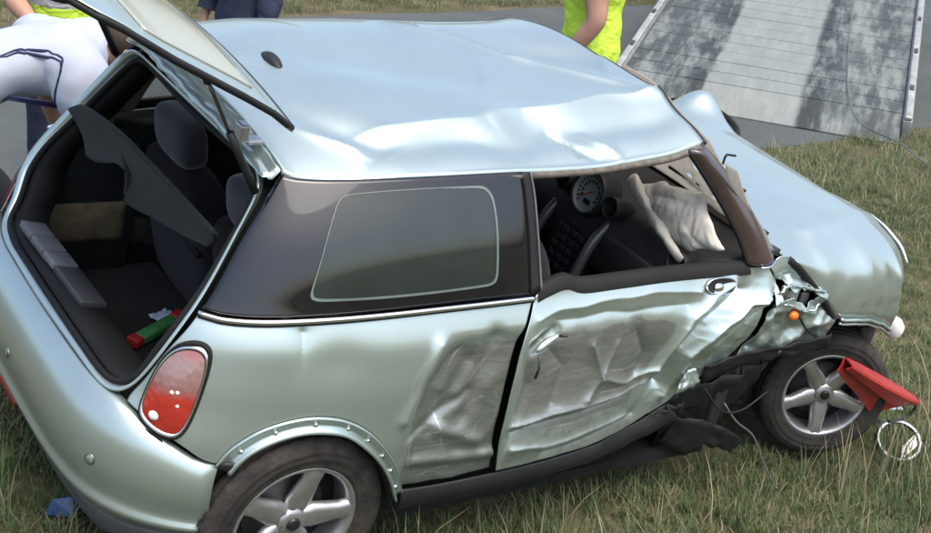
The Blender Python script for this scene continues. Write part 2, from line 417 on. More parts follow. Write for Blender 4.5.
# ------------------------------------------------------------------ body envelope of the car (metres, car frame)
BZ = np.array([(.0,.76),(.15,.79),(.30,.825),(.55,.842),(.75,.835),(.88,.815),(.94,.785),(.97,.765),(1.15,.69),(1.36,.59),(1.6,.46)])
RZ = np.array([(.0,-.5),(.2,-.55),(.45,-.62),(.60,-.61),(.70,-.56),(.90,-.50),(.97,-.46),(1.29,-.28),(1.36,-.22),(1.6,0)])
FZ = np.array([(.0,2.8),(.2,2.9),(.45,3.0),(.7,2.95),(.85,2.85),(.95,2.6),(1.36,2.2)])
def eased(T, s=.018):
    """round the knots of a profile so that panels carry no kinks"""
    z = np.arange(T[0, 0], T[-1, 0], .004); v = np.interp(z, T[:, 0], T[:, 1])
    k = np.exp(-.5 * (np.arange(-15, 16) * .004 / s) ** 2); k /= k.sum()
    v = np.convolve(np.pad(v, 15, mode='edge'), k, mode='valid')
    return np.stack([z, v], 1)
BZ, RZ, FZ = eased(BZ, .022), eased(RZ, .022), eased(FZ, .022)
def crush(x, y, z):
    """how far the blow has pushed the right flank in"""
    d = .11 * np.exp(-((x - 1.5) / .45) ** 2 - ((z - .5) / .25) ** 2) + .04 * np.exp(-((x - 1.95) / .3) ** 2 - ((z - .65) / .25) ** 2)
    return np.where(y < 0, d, 0.0)
def Genv(x, y, z):
    b = np.interp(z, BZ[:, 0], BZ[:, 1]) - crush(x, y, z)
    xr = np.interp(z, RZ[:, 0], RZ[:, 1]); xf = np.interp(z, FZ[:, 0], FZ[:, 1])
    back = (np.abs(x - 1.2) / (1.2 - xr)) ** 5 + (np.abs(y) / b) ** 5 - 1
    front = (np.abs(x - 1.2) / (xf - 1.2)) ** 4 + (np.abs(y) / b) ** 4 - 1
    return np.where(x < 1.2, back, front)
def onenv(P, off=0.0):
    """push points radially (in plan) onto the body envelope; off > 0 stands proud. Returns points and outward directions"""
    P = np.asarray(P, float)
    sh = P.shape
    Q = P.reshape(-1, 3)
    S = np.stack([np.clip(Q[:, 0], .35, 2.0), np.zeros(len(Q)), Q[:, 2]], 1)
    D = Q - S
    D /= np.linalg.norm(D, axis=1)[:, None] + 1e-9
    lo = np.zeros(len(Q)); hi = np.full(len(Q), 2.2)
    for _ in range(44):
        m = (lo + hi) / 2
        p = S + D * m[:, None]
        ins = Genv(p[:, 0], p[:, 1], p[:, 2]) < 0
        lo = np.where(ins, m, lo); hi = np.where(ins, hi, m)
    off = np.asarray(off).reshape(-1) if not np.isscalar(off) else off
    P2 = S + D * (lo + off)[:, None]
    return P2.reshape(sh), D.reshape(sh)
def mir(pts):
    return [(p[0], -p[1], p[2]) for p in pts]

# ================================================================== THE WRECKED CAR
car = empty('hatchback_car')
car.matrix_world = CAR_M
tag(car, 'wrecked silver two-door hatchback with crumpled side and open tailgate on the grass', 'car')

def smooth01(t):
    t = np.clip(t, 0, 1)
    return t * t * (3 - 2 * t)

SCRATCH_Q = [[(0.288, 0.464), (0.242, 0.582), (0.223, 0.669), (0.225, 0.777), (0.28, 0.857), (0.37, 0.9), (0.499, 0.902)], [(0.283, 0.495), (0.271, 0.578), (0.296, 0.649), (0.36, 0.702), (0.44, 0.742), (0.515, 0.829)], [(0.297, 0.53), (0.386, 0.53), (0.473, 0.544), (0.52, 0.608)], [(0.395, 0.513), (0.36, 0.616), (0.324, 0.707), (0.347, 0.801), (0.405, 0.872)], [(0.412, 0.608), (0.494, 0.676), (0.525, 0.713)], [(0.347, 0.422), (0.434, 0.436), (0.553, 0.419)], [(0.321, 0.57), (0.407, 0.584), (0.52, 0.516)]]
SCRATCH_D = [[(0.625, 0.428), (0.65, 0.502), (0.74, 0.515), (0.849, 0.515), (1.04, 0.517), (1.259, 0.518)], [(0.676, 0.895), (0.737, 0.928), (0.839, 0.945), (0.988, 0.952), (1.163, 0.945), (1.325, 0.941)], [(0.589, 0.83), (0.583, 0.722), (0.593, 0.632)], [(0.711, 0.425), (0.884, 0.429), (1.079, 0.432), (1.287, 0.463)], [(0.812, 0.612), (0.989, 0.625), (1.188, 0.632)], [(0.907, 0.708), (1.011, 0.7), (1.149, 0.695)], [(1.371, 0.743), (1.438, 0.818), (1.549, 0.884), (1.663, 0.903)]]
def scratch_field(lines, x, z, w, jx, jz):
    """1 on a scraped line, falling to 0 beside it"""
    out = np.zeros(x.shape)
    for ln in lines:
        q = resample(ln, 40)
        dm = np.full(x.shape, 9.0)
        for a, b in zip(q[:-1], q[1:]):
            d, s, t = seg_dist(x + jx, z + jz, a, b)
            dm = np.minimum(dm, d)
        out = np.maximum(out, np.exp(-(dm / w) ** 2))
    return out
# ---------- rear side panel (quarter panel), right and left
def rear_side_panel(side):
    top, left, right = OUT['q_top'], OUT['q_left'], OUT['q_right']
    bot = np.vstack([resample(OUT['q_botA'], 40), resample(OUT['q_botB'], 110)[1:], resample(OUT['q_botC'], 90)[1:]])
    tp = resample(top, 240)
    fr = (bot[:, 0] - bot[0, 0]) / (bot[-1, 0] - bot[0, 0])
    T = np.stack([np.interp(fr, np.linspace(0, 1, 240), tp[:, k]) for k in range(3)], 1)
    G = coons_r(T, bot, resample(left, 140), resample(right, 140))
    P, D = onenv(G)
    x, z = P[..., 0], P[..., 2]
    scuff_and_reflection = np.zeros(x.shape); scr = np.zeros(x.shape)
    if side < 0:
        dent = np.zeros(x.shape)
        d, s, t = seg_dist(x, z, (-.124, .925), (-.130, .78))               # small pucker under the chrome line
        dent += .012 * (1 - t) ** 1.5 * np.exp(-(d / .024) ** 1.1)
        dent += .008 * np.exp(-((x + .02) / .10) ** 2 - ((z - .86) / .06) ** 2)
        ins = smooth01((x - .20 - .10 * smooth01((z - .72) / .2)) / .10) * smooth01((.915 - z) / .07)
        dent += .022 * ins
        for a, b, w, h in (((.30, .88), (.22, .65), .022, -.012), ((.42, .80), (.33, .60), .030, .014), ((.33, .60), (.52, .52), .024, -.012),
                           ((.50, .88), (.45, .62), .030, .012), ((.30, .48), (.60, .46), .022, -.014), ((.26, .58), (.44, .70), .018, .010)):
            d, s, t = seg_dist(x, z, a, b)
            dent += h * np.exp(-(d / w) ** 2)
        nz = np.array([ridged((p[0], p[2], 3.1), 7.0) for p in P.reshape(-1, 3)]).reshape(x.shape)
        n2 = np.array([fn((p[0], p[2], 1.7), 16.0) for p in P.reshape(-1, 3)]).reshape(x.shape)
        dent += ins * (.006 * nz + .004 * n2)
        scr = scratch_field(SCRATCH_Q, x, z, .0045, .012 * n2, .010 * nz) * (.6 + .5 * n2)
        P = P - D * dent[..., None]
        scuff_and_reflection = (.84 + .10 * n2) * smooth01((ins - .05 + .25 * nz * 2 - .2) / .8) * smooth01((.895 - z) / .06)  # dent toned down for scuffs and for dark ground mirrored in it
    else:
        P[..., 1] *= -1
    o = link('rear_side_panel', grid_mesh('rear_side_panel', P, attr=scuff_and_reflection, attr2=scr, flip=(side < 0)), PAINT, car)
    solid(o, .003, -1)
    return o
qp = rear_side_panel(-1)
tag(qp, 'dented and scraped silver right rear side panel')
rear_side_panel(1)

# ---------- the crumpled right door and the sound left one
CREASE = [  # polyline in (x, z), half width, depth (+ in), one-sided
    ([(.61, .564), (.82, .584), (1.05, .597), (1.23, .612), (1.256, .688), (1.286, .76), (1.335, .86), (1.42, .927), (1.52, .959)], .022, -.022),
    ([(.64, .53), (.87, .545), (1.10, .55), (1.27, .57)], .030, .024),
    ([(1.38, .50), (1.415, .685), (1.495, .79), (1.60, .88), (1.69, .905)], .020, -.026),
    ([(1.34, .56), (1.37, .70), (1.44, .82), (1.56, .92)], .032, .034),
    ([(1.53, .60), (1.52, .715), (1.586, .81), (1.664, .89)], .018, -.018),
    ([(1.56, .64), (1.60, .76), (1.70, .85)], .026, .026),
    ([(.658, .915), (.74, .935), (.90, .953), (1.12, .958), (1.35, .945)], .018, -.010),
    ([(.74, .90), (.95, .91), (1.15, .90), (1.30, .90)], .035, .014),
    ([(.60, .80), (.66, .70), (.62, .58)], .028, .012),
    ([(.90, .80), (.965, .68), (.93, .61)], .016, -.012),
    ([(1.01, .80), (.975, .70)], .014, -.010),
    ([(.965, .68), (1.12, .64), (1.24, .66)], .016, -.012),
    ([(1.10, .83), (1.16, .74), (1.15, .66)], .026, .014),
    ([(.70, .84), (.80, .74), (.78, .62)], .030, .010),
    ([(.66, .47), (.80, .45), (1.0, .46), (1.2, .47)], .016, -.012),
    ([(.80, .42), (1.0, .425), (1.25, .455)], .014, .010),
]
def door_panel(side):
    G = coons(OUT['d_top'], OUT['d_bot'], OUT['d_rear'], OUT['d_front'], 260, 150)
    P, D = onenv(G)
    x, z = P[..., 0], P[..., 2]
    scuff_and_reflection = np.zeros(x.shape); scr = np.zeros(x.shape)
    if side < 0:
        dent = np.zeros(x.shape)
        flat = P.reshape(-1, 3)
        w1 = np.array([fn((p[0], p[2], .3), 6.0) for p in flat]).reshape(x.shape)
        w2 = np.array([fn((p[0], p[2], 7.3), 6.0) for p in flat]).reshape(x.shape)
        xx, zz = x + .012 * w1, z + .012 * w2
        for pl, w, h in CREASE:
            dm = np.full(x.shape, 9.0)
            for a, b in zip(pl[:-1], pl[1:]):
                d, s, t = seg_dist(xx, zz, a, b)
                dm = np.minimum(dm, d)
            dent += 1.3 * h * np.exp(-np.abs(dm / (1.15 * w)) ** 1.02)
        band = smooth01((.985 - z) / .07)
        edge = smooth01((x - .60) / .05)
        rd = np.array([ridged((p[0] + .02 * a, p[2] + .02 * b, 1.3), 6.0) for p, a, b in zip(flat, w1.ravel(), w2.ravel())]).reshape(x.shape)
        rf = np.array([ridged((p[0] * .8, p[2] * 1.5, 4.3), 13.0) for p in flat]).reshape(x.shape)
        front = smooth01((x - 1.22) / .2)
        n3 = np.array([fn((p[0] * .5, p[2], 2.2), 30.0) for p in flat]).reshape(x.shape)
        dent += band * (.003 + .010 * front) * rd + band * (.0005 + .005 * front) * rf + band * .0008 * n3
        scr = scratch_field(SCRATCH_D, x, z, .0045, .014 * w1, .012 * w2) * (.65 + .5 * w2)
        dent += band * .020 * np.exp(-((x - .95) / .32) ** 2 - ((z - .76) / .11) ** 2)     # the big hollow
        d, s, t = seg_dist(x, z, (.655, .825), (.73, .868))                                # torn handle recess
        dent += .022 * np.exp(-(d / .022) ** 2)
        P = P - D * (dent * edge * smooth01((1.0 - z) / .03))[..., None]
        rx = np.interp(z, [.4, .6, .7, .86, .93], [1.36, 1.24, 1.28, 1.35, 1.40])              # rubbed area, darkened by painted ground reflection too, ends at the diagonal fold
        hol = smooth01((.90 + .04 * w2 + .02 * n3 - z) / .06) * smooth01((rx + .06 * w2 + .02 * n3 - x) / .10) * smooth01((x - .615) / .03)
        lower = smooth01((.54 - z) / .03)
        scuff_and_reflection = hol * (.84 + .14 * w1 - .34 * lower)
    else:
        P[..., 1] *= -1
    o = link('door', grid_mesh('door', P, attr=scuff_and_reflection, attr2=scr, flip=(side < 0)), PAINT, car)
    return solid(o, .004, -1)
door = door_panel(-1)
tag(door, 'crumpled and scraped silver right door without window glass')
door_panel(1)
# fittings of the crumpled door
def env_pts(pts, off):
    return onenv(np.array(pts, float), off)[0]
mo = env_pts(resample(OUT['mirror'] + OUT['mirror'][:1], 24, True), .012)
def patch_from_loop(name, loop, dome, material, parent, rings=4, center=None, flip=False):
    L = np.asarray(loop)
    if np.allclose(L[0], L[-1]): L = L[:-1]
    c = L.mean(0) if center is None else np.asarray(center)
    n = np.zeros(3)
    for i in range(len(L)):
        n += np.cross(L[i] - c, L[(i + 1) % len(L)] - c)
    n /= np.linalg.norm(n)
    if n[1] > 0: n = -n                                     # outwards on the right flank
    G = []
    for k in range(rings):
        t = 1 - k / rings
        G.append(c + (L - c) * t + n * dome * (1 - t * t))
    v = np.vstack(G + [(c + n * dome)[None]]); m = len(L); f = []
    for k in range(rings - 1):
        for i in range(m):
            f.append((k * m + i, k * m + (i + 1) % m, (k + 1) * m + (i + 1) % m, (k + 1) * m + i))
    for i in range(m):
        f.append(((rings - 1) * m + i, (rings - 1) * m + (i + 1) % m, rings * m))
    me = pydata(name, v, f)
    return link(name, me, material, parent)
mb = patch_from_loop('mirror_mount', mo, -.004, BLACKP, door)
tube('mirror_mount_rim', np.vstack([mo]), .0035, CHROME, door, 6)
c_ = mo.mean(0)
patch_from_loop('mirror_socket', c_ + (mo - c_) * np.array([.30, .5, .45]) + np.array([-.012, -.004, 0]), .006, CHROME, door)
hp = env_pts(resample([(.655, -.8, .822), (.70, -.8, .85), (.742, -.8, .866)], 12), -.004)
tube('handle_recess', hp, [.005, .009, .011, .012, .012, .012, .012, .011, .010, .009, .007, .004], PAINT, door, 8)
tube('handle_rod', [tuple(hp[0] + np.array([.008, -.012, -.004])), tuple(hp[0] + np.array([.012, -.022, -.05])), tuple(hp[0] + np.array([.010, -.020, -.085]))], .0045, STEELD, door, 8)
tube('handle_pin', [tuple(hp[-1] + np.array([-.006, -.004, .0])), tuple(hp[-1] + np.array([.012, -.02, .008]))], .005, STEELD, door, 8)
# black window seal along the top of the door
st = resample([(.655, -.752, 1.002), (.70, -.742, 1.016), (.77, -.74, 1.030), (.84, -.742, 1.014), (1.0, -.742, 1.016), (1.257, -.742, 1.020), (1.60, -.735, 1.014)], 60)
sp, sd = onenv(st, -.006)
sb, _ = onenv(st - np.array([0, 0, .03]), .004)
tops = sp + np.array([0, .02, .0])
seal = np.stack([sb + np.array([0, -.001, -.008]), sb, sp + np.array([0, -.004, 0]), tops, tops + np.array([0, .012, -.03])])
link('window_seal', grid_mesh('window_seal', seal, flip=True), RUBBER, door)
box('door_card', .66, 1.66, -.705, -.66, .38, .96, TRIMD, door, .02)

# ---------- front wing behind the front wheel, torn open
def front_wing(side):
    G = coons(OUT['f_top'], OUT['f_bot'], OUT['f_left'], OUT['f_right'], 90, 90)
    P, D = onenv(G)
    x, z = P[..., 0], P[..., 2]
    mask = np.ones((89, 89), bool)
    scuff_and_reflection = np.zeros(x.shape)
    if side < 0:
        flat = P.reshape(-1, 3)
        rd = np.array([ridged((p[0], p[2], 9.0), 9.0) for p in flat]).reshape(x.shape)
        n2 = np.array([fn((p[0], p[2], 5.0), 14.0) for p in flat]).reshape(x.shape)
        n4 = np.array([fn((p[0], p[2], 8.0), 40.0) for p in flat]).reshape(x.shape)
        k = smooth01((1.0 - z) / .07)
        dent = k * (.022 * rd + .012 * n2 + .003 * n4)
        for pl, w, h in (([(1.72, .86), (1.80, .90), (1.93, .90), (2.03, .86)], .018, -.022), ([(1.75, .80), (1.86, .84), (2.0, .80)], .020, -.016),
                         ([(1.72, .93), (1.85, .95), (1.97, .90)], .022, .022), ([(1.76, .66), (1.82, .76), (1.78, .84)], .022, .020), ([(1.9, .64), (1.98, .74), (2.1, .76)], .024, -.018)):
            dm = np.full(x.shape, 9.0)
            for a, b in zip(pl[:-1], pl[1:]):
                d, s, t = seg_dist(x + .012 * n2, z + .012 * rd, a, b)
                dm = np.minimum(dm, d)
            dent += h * np.exp(-np.abs(dm / w) ** 1.4)
        P = P - D * dent[..., None]
        scuff_and_reflection = k * (.42 + .3 * n2) * smooth01((.9 - z) / .08)
        # ragged hole where the side repeater grille was
        cx = (x[:-1, :-1] + x[1:, 1:]) / 2; cz = (z[:-1, :-1] + z[1:, 1:]) / 2
        zc = .895 - .34 * (cx - 1.76) ** 1.2 * (cx > 1.76) if False else .908 - .22 * np.clip(cx - 1.76, 0, 1)
        hh = .026 + .010 * np.sin(cx * 40) + .006 * np.sin(cx * 91 + 1)
        mask = ~((cx > 1.765) & (cx < 1.985) & (np.abs(cz - zc) < hh))
    else:
        P[..., 1] *= -1
    o = link('front_wing', grid_mesh('front_wing', P, mask=mask, attr=scuff_and_reflection, flip=(side < 0)), PAINT, car)
    return solid(o, .003, -1)
wing = front_wing(-1)
tag(wing, 'crushed silver right front wing torn open around the repeater hole')
front_wing(1)
lip1 = env_pts(resample([(1.75, -.78, .905), (1.80, -.78, .925), (1.88, -.78, .915), (1.96, -.78, .895), (2.02, -.78, .885)], 20), [.004 + .010 * math.sin(i * 1.3) ** 2 for i in range(20)])
tube('torn_edge', lip1, [.003 + .004 * abs(math.sin(i * .9)) for i in range(20)], PAINT, wing, 6)
lip2 = env_pts(resample([(1.78, -.78, .865), (1.84, -.78, .850), (1.91, -.78, .822), (1.97, -.78, .816), (2.0, -.78, .84)], 20), [.006 + .012 * math.sin(i * .8 + 1) ** 2 for i in range(20)])
tube('torn_edge', lip2, [.003 + .003 * abs(math.sin(i * 1.1)) for i in range(20)], PAINT, wing, 6)
lo = np.array(OUT['lampo'][0])
me = lathe_mesh('side_repeater', [(.0001, -.016), (.010, -.014), (.017, -.006), (.019, .004), (.012, .012), (.0001, .014)], 16)
sr = link('side_repeater', me, mat('amber_lens', (.75, .17, .02), .2, var=.2), wing)
sr.location = (lo[0], lo[1] - .012, lo[2])
sr.scale = (1.25, 1, 1)
# pale bracket pieces seen in the hole
box('bracket', 1.80, 1.835, -.765, -.752, .845, .915, ALLOY, wing, .004)
box('bracket', 1.85, 1.915, -.755, -.742, .83, .885, mat('pale_primer', (.36, .37, .34), .6), wing, .004)
box('bracket', 1.93, 1.975, -.758, -.745, .815, .87, GREYP, wing, .004)

# ---------- sill
G = coons(OUT['s_top'], OUT['s_bot'], [OUT['s_top'][0], OUT['s_bot'][0]], [OUT['s_top'][-1], OUT['s_bot'][-1]], 90, 12)
P, D = onenv(G, -.006)
x = P[..., 0]
prof = np.sin(np.linspace(0, math.pi, 12))[:, None]
nn = np.array([fn((p[0], p[2], 0), 9) for p in P.reshape(-1, 3)]).reshape(x.shape)
P = P + D * (.012 * prof + .010 * nn * smooth01((x - .7) / .3))[..., None]
o = link('sill_trim', grid_mesh('sill_trim', P, flip=True), BLACKP, car); solid(o, .006)
P2 = P.copy(); P2[..., 1] *= -1
o = link('sill_trim', grid_mesh('sill_trim', P2), BLACKP, car); solid(o, .006)

# ---------- rear arch: bare inner flange with clip holes where the plastic trim came off
fo, fi = OUT['fl_out'], OUT['fl_in']
A = resample(fo, 80); B = resample(fi, 80)
rows = []
for t, off in ((0, .003), (.10, .012), (.22, .003), (.45, -.004), (.62, -.004), (.74, .008), (.86, .016), (1.0, .010), (1.02, -.03)):
    p, d = onenv(A * (1 - min(t, 1)) + B * min(t, 1), off)
    rows.append(p)
fl = np.array(rows)
arch = link('wheel_arch_flange', grid_mesh('wheel_arch_flange', fl, attr=np.full(fl.shape[:2], .22), flip=True), PAINT, car)
solid(arch, .003)
for t in (.10, .24, .38, .52, .64, .75, .86, .95):
    i = int(t * 79)
    p, d = onenv(A[i:i + 1] * .47 + B[i:i + 1] * .53, -.002)
    o = link('clip', lathe_mesh('clip', [(.0001, -.004), (.006, -.0035), (.007, 0)], 10), CHROME, arch)
    o.location = p[0]
    o.rotation_euler = Vector(d[0]).to_track_quat('-Y', 'Z').to_euler()
lin = np.stack([onenv(B * 1.0 + np.array([0, 0, -.004]), -.002)[0], B + np.array([0, .10, -.01]), B + np.array([0, .28, -.01])])
o = link('wheel_arch_liner', grid_mesh('wheel_arch_liner', lin, flip=True), BLACKP, car); solid(o, .003)
box('arch_backing', -.42, .36, -.58, -.55, .12, .72, TRIMD, car)

# ---------- bumper
def bumper_row(z, off, n=110):
    a = np.linspace(R_(-104), R_(104), n)                 # plan angle about the tail
    pts = np.stack([.35 - np.cos(a) * .9, np.sin(a) * .9, np.full(n, z)], 1)
    P, D = onenv(pts, off)
    return P
rows = []
BP = [(.672, -.012), (.668, .004), (.655, .014), (.625, .026), (.58, .034), (.52, .036), (.45, .032), (.40, .026), (.375, .030), (.365, .040), (.35, .042), (.335, .034), (.30, .022)]
base = [bumper_row(z, off) for z, off in BP]
Bm = np.array(base)
# the upper edge follows the body line: it drops from the boot sill to the wheel arch
ys = np.abs(Bm[0, :, 1]); xs = Bm[0, :, 0]
topz = np.interp(xs, [-.60, -.52, -.48, -.416, -.366, -.324, -.2], [.672, .667, .640, .597, .564, .549, .54])
for k, (z, off) in enumerate(BP):
    zz = .30 + (topz - .30) * (z - .30) / (.672 - .30)
    pts = Bm[k].copy(); pts[:, 2] = zz
    Bm[k] = onenv(pts, off)[0]
keep = Bm[0, :, 0] < -.285
idx = np.where(keep)[0]
Bm = Bm[:, idx[0]:idx[-1] + 1]
bumper = link('rear_bumper', grid_mesh('rear_bumper', Bm), PAINT, car)
solid(bumper, .004, -1)
VP = [(.302, .018), (.28, .020), (.22, .012), (.16, -.01), (.12, -.05)]
Vm = np.array([onenv(np.stack([Bm[-1, :, 0], Bm[-1, :, 1], np.full(Bm.shape[1], z)], 1), off)[0] for z, off in VP])
o = link('lower_valance', grid_mesh('lower_valance', Vm), BUMPLOW, bumper); solid(o, .004, -1)
# dark tab where the bumper meets the arch flange
tb = np.array([[tuple(onenv(np.array([[x, -.77, z]]), .006 + .004 * k)[0][0]) for x in (-.325, -.30, -.275, -.258)] for k, z in ((0, .560), (1, .550), (1, .538), (0, .528))])
o = link('bumper_tab', grid_mesh('bumper_tab', tb, flip=True), BLACKP, bumper); solid(o, .004, -1)
for y_, z_ in ((-.55, .49), (.0, .49)):
    p, d = onenv(np.array([[-.57, y_, z_]]), .037)
    o = link('parking_sensor', lathe_mesh('parking_sensor', [(.0001, -.002), (.012, -.002), (.0135, -.0005), (.015, .003)], 20), PAINT, bumper)
    o.location = p[0]; o.rotation_euler = Vector(d[0]).to_track_quat('-Y', 'Z').to_euler()
    tube('sensor_ring', [tuple(Vector(p[0]) + o.rotation_euler.to_matrix() @ Vector((.0145 * math.cos(t), -.0005, .0145 * math.sin(t)))) for t in np.linspace(0, 2 * math.pi, 20, endpoint=False)], .0012, RUBBER, bumper, 6, True)
rf = []
for z, off in ((.268, .024), (.262, .030), (.236, .030), (.230, .024)):
    rf.append(onenv(np.array([(-.57, y, z) for y in np.linspace(.05, .30, 14)]), off)[0])
link('reflector', grid_mesh('reflector', np.array(rf)), mat('red_reflector', (.32, .015, .015), .25, var=.2), bumper)

# ---------- boot opening: painted flange and rubber seal
opR = [Vector(p) for p in OUT['op']]
half = [(p.x, p.y, p.z) for p in opR if p.y < .02 and p.y < -.15]
right_side = np.array(half)                                   # top right corner down to the sill
rs = resample(right_side, 60)
sill = resample([tuple(rs[-1]), (-.575, 0, .676), (rs[-1][0], -rs[-1][1], rs[-1][2])], 30)
ls = rs[::-1].copy(); ls[:, 1] *= -1
hd = resample([tuple(ls[-1]), (-.178, .46, 1.290), (-.185, .2, 1.300), (-.187, 0, 1.302), (-.185, -.2, 1.300), (-.178, -.46, 1.290), tuple(rs[0])], 50)
loop = np.vstack([rs, sill[1:], ls[1:], hd[1:-1]])
for _ in range(14):
    loop = (np.roll(loop, 1, 0) + 2 * loop + np.roll(loop, -1, 0)) / 4
kL = smooth01((loop[:, 1] - .30) / .2) * smooth01((.82 - loop[:, 2]) / .12)           # the far lower corner is cut rounder
loop[:, 1] -= .055 * kL
loop[:, 2] += .02 * kL
cen = np.array([-.36, 0, .98])
def inset(L, d, push):
    d = d * (1 - .35 * smooth01((.80 - L[:, 2]) / .1))[:, None]
    """loop drawn in towards the middle of the opening by d and pushed into the car"""
    v = cen - L
    v[:, 0] = 0
    v /= np.linalg.norm(v, axis=1)[:, None]
    q = L + v * d
    q[:, 0] += push
    return q
fr = np.array([loop + np.array([-.006, 0, 0]), inset(loop, .012, -.006), inset(loop, .020, .004), inset(loop, .026, .020), inset(loop, .040, .024)])
o = link('boot_flange', grid_mesh('boot_flange', fr, closed_u=True), PAINT, car); solid(o, .002)
tube('boot_seal', inset(loop, .042, .012), .010, RUBBER, car, 8, True)
inner = np.array([inset(loop, .046, .026), inset(loop, .056, .06), inset(loop, .03, .14)])
o = link('boot_surround_trim', grid_mesh('boot_surround_trim', inner, closed_u=True), TRIMD, car); solid(o, .003)
# boot latch on the sill
lt = box('boot_latch', -.535, -.505, -.06, .06, .600, .632, STEELD, car, .006)
tube('latch_hoop', [(-.545, -.03, .62), (-.565, -.03, .645), (-.565, .03, .645), (-.545, .03, .62)], .006, CHROME, lt, 8)

# ---------- chrome waist line
ct = np.array(OUT['q_top'])
pth = onenv(resample(ct, 80) + np.array([0, 0, .002]), .010)[0]
tube('chrome_waist_trim', pth, .0075, CHROME, car, 8)
pth2 = pth.copy(); pth2[:, 1] *= -1
tube('chrome_waist_trim', pth2, .0075, CHROME, car, 8)
tube('waist_rubber', onenv(resample(ct, 80) + np.array([0, 0, -.008]), .004)[0], .005, RUBBER, car, 6)

# ---------- rear quarter windows
def quarter_window(side):
    G = coons(OUT['w_top'], OUT['w_bot'], OUT['w_left'], OUT['w_right'], 60, 36)
    P, D = onenv(G, .004)
    u = np.linspace(0, 1, 60)[None]; v = np.linspace(0, 1, 36)[:, None]
    P = P + D * (.028 * np.sin(math.pi * u) ** .5 * np.sin(math.pi * v))[..., None]
    if side > 0: P[..., 1] *= -1
    return P
P = quarter_window(-1)
qw = link('quarter_window', grid_mesh('quarter_window', P, flip=True), DGLASS, car); solid(qw, .005)
qv = BVHTree.FromPolygons([Vector(p) for p in P.reshape(-1, 3)], [tuple(pp.vertices) for pp in qw.data.polygons])
def on_glass(p, off):
    hit, nrm, i, d = qv.find_nearest(Vector(p))
    if nrm.y > 0: nrm = -nrm
    return np.array(hit + nrm * off)
ring = np.vstack([resample(OUT['i_top'], 30), resample(OUT['i_right'], 20)[1:], resample(OUT['i_bot'][::-1], 30)[1:], resample(OUT['i_left'][::-1], 20)[1:-1]])
for _ in range(3):                                             # round the corners a little
    ring = (np.roll(ring, 1, 0) + 2 * ring + np.roll(ring, -1, 0)) / 4
pane_loop = np.array([on_glass(p, .0012) for p in ring])
ip = patch_from_loop('clear_pane', pane_loop, .004, DPANE, qw, rings=10)
for vtx in ip.data.vertices:
    vtx.co = Vector(on_glass(vtx.co, .0014))
bl = np.array([on_glass(p, .0030) for p in ring])
bi = np.array([on_glass(p, .0030) for p in (ring - ring.mean(0)) * np.array([.972, 1, .945]) + ring.mean(0)])
# light caught round the clear zone, painted as a strip, wider below and in front
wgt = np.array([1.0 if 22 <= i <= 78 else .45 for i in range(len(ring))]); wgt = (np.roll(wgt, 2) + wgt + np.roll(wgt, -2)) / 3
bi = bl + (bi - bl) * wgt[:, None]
link('pane_edge_glint', grid_mesh('pane_edge_glint', np.array([bl, bi]), closed_u=True), mat('edge_glint_green', (.13, .17, .15), .35), qw)
P = quarter_window(1)
cut = P.copy()
gl = link('quarter_window', grid_mesh('quarter_window', cut[3:-3, 16:-2]), CGLASS, car); solid(gl, .004)
Fm = np.ones((35, 59), bool); Fm[4:-4, 17:-3] = False
o = link('window_frame', grid_mesh('window_frame', P, mask=Fm), BLACKP, car); solid(o, .01)
pt = P[2:-2, 0:19].copy(); pt[..., 1] -= .035; pt[..., 0] += .012
o = link('pillar_trim', grid_mesh('pillar_trim', pt), PALETRIM, car); solid(o, .01)
dw = np.stack([resample([(.66, .60, 1.325), (.95, .60, 1.33), (1.30, .585, 1.36)], 20), resample([(.67, .752, 1.0), (1.1, .75, 1.0), (1.60, .745, 1.0)], 20)])
o = link('door_window', grid_mesh('door_window', dw), CGLASS, car); solid(o, .004)
# B pillar finisher
Gb = coons([OUT['b_left'][0], OUT['b_right'][0]], [OUT['b_left'][-1], OUT['b_right'][-1]], OUT['b_left'], OUT['b_right'], 5, 20)
Pb, Db = onenv(Gb, .006)
o = link('pillar_finisher', grid_mesh('pillar_finisher', Pb, flip=True), BLACKP, car); solid(o, .02)
pth = onenv(resample(OUT['b_right'], 24), .008)[0]
tube('window_guide', pth, .004, mat('worn_seal', (.12, .12, .115), .6), car, 6)
Pb2 = Pb.copy(); Pb2[..., 1] *= -1
o = link('pillar_finisher', grid_mesh('pillar_finisher', Pb2), BLACKP, car); solid(o, .02, 1)

# ---------- A pillars
brown = mat('pillar_gloss_black', (.045, .030, .028), .18, var=.3, ior=1.8, coat=.3)
for s_ in (-1, 1):
    Ga = coons([OUT['a_left'][0], OUT['a_right'][0]], [OUT['a_left'][-1], OUT['a_right'][-1]], OUT['a_left'], OUT['a_right'], 12, 30)
    Pa, Da = onenv(Ga, .0)
    Pa = Pa + Da * (.030 * np.sin(np.linspace(0, math.pi, 12))[None, :, None])
    if s_ > 0: Pa[..., 1] *= -1
    ap = link('windscreen_pillar', grid_mesh('windscreen_pillar', Pa, flip=(s_ < 0)), brown, car); solid(ap, .02)
    e = Pa[:, 0].copy()
    tube('pillar_seal', e, .008, RUBBER, ap, 8)
    if s_ < 0:
        tube('pillar_chrome', [tuple(Pa[-1, k] + np.array([0, -.004, -.004])) for k in range(3, 12)], .005, CHROME, ap, 6)

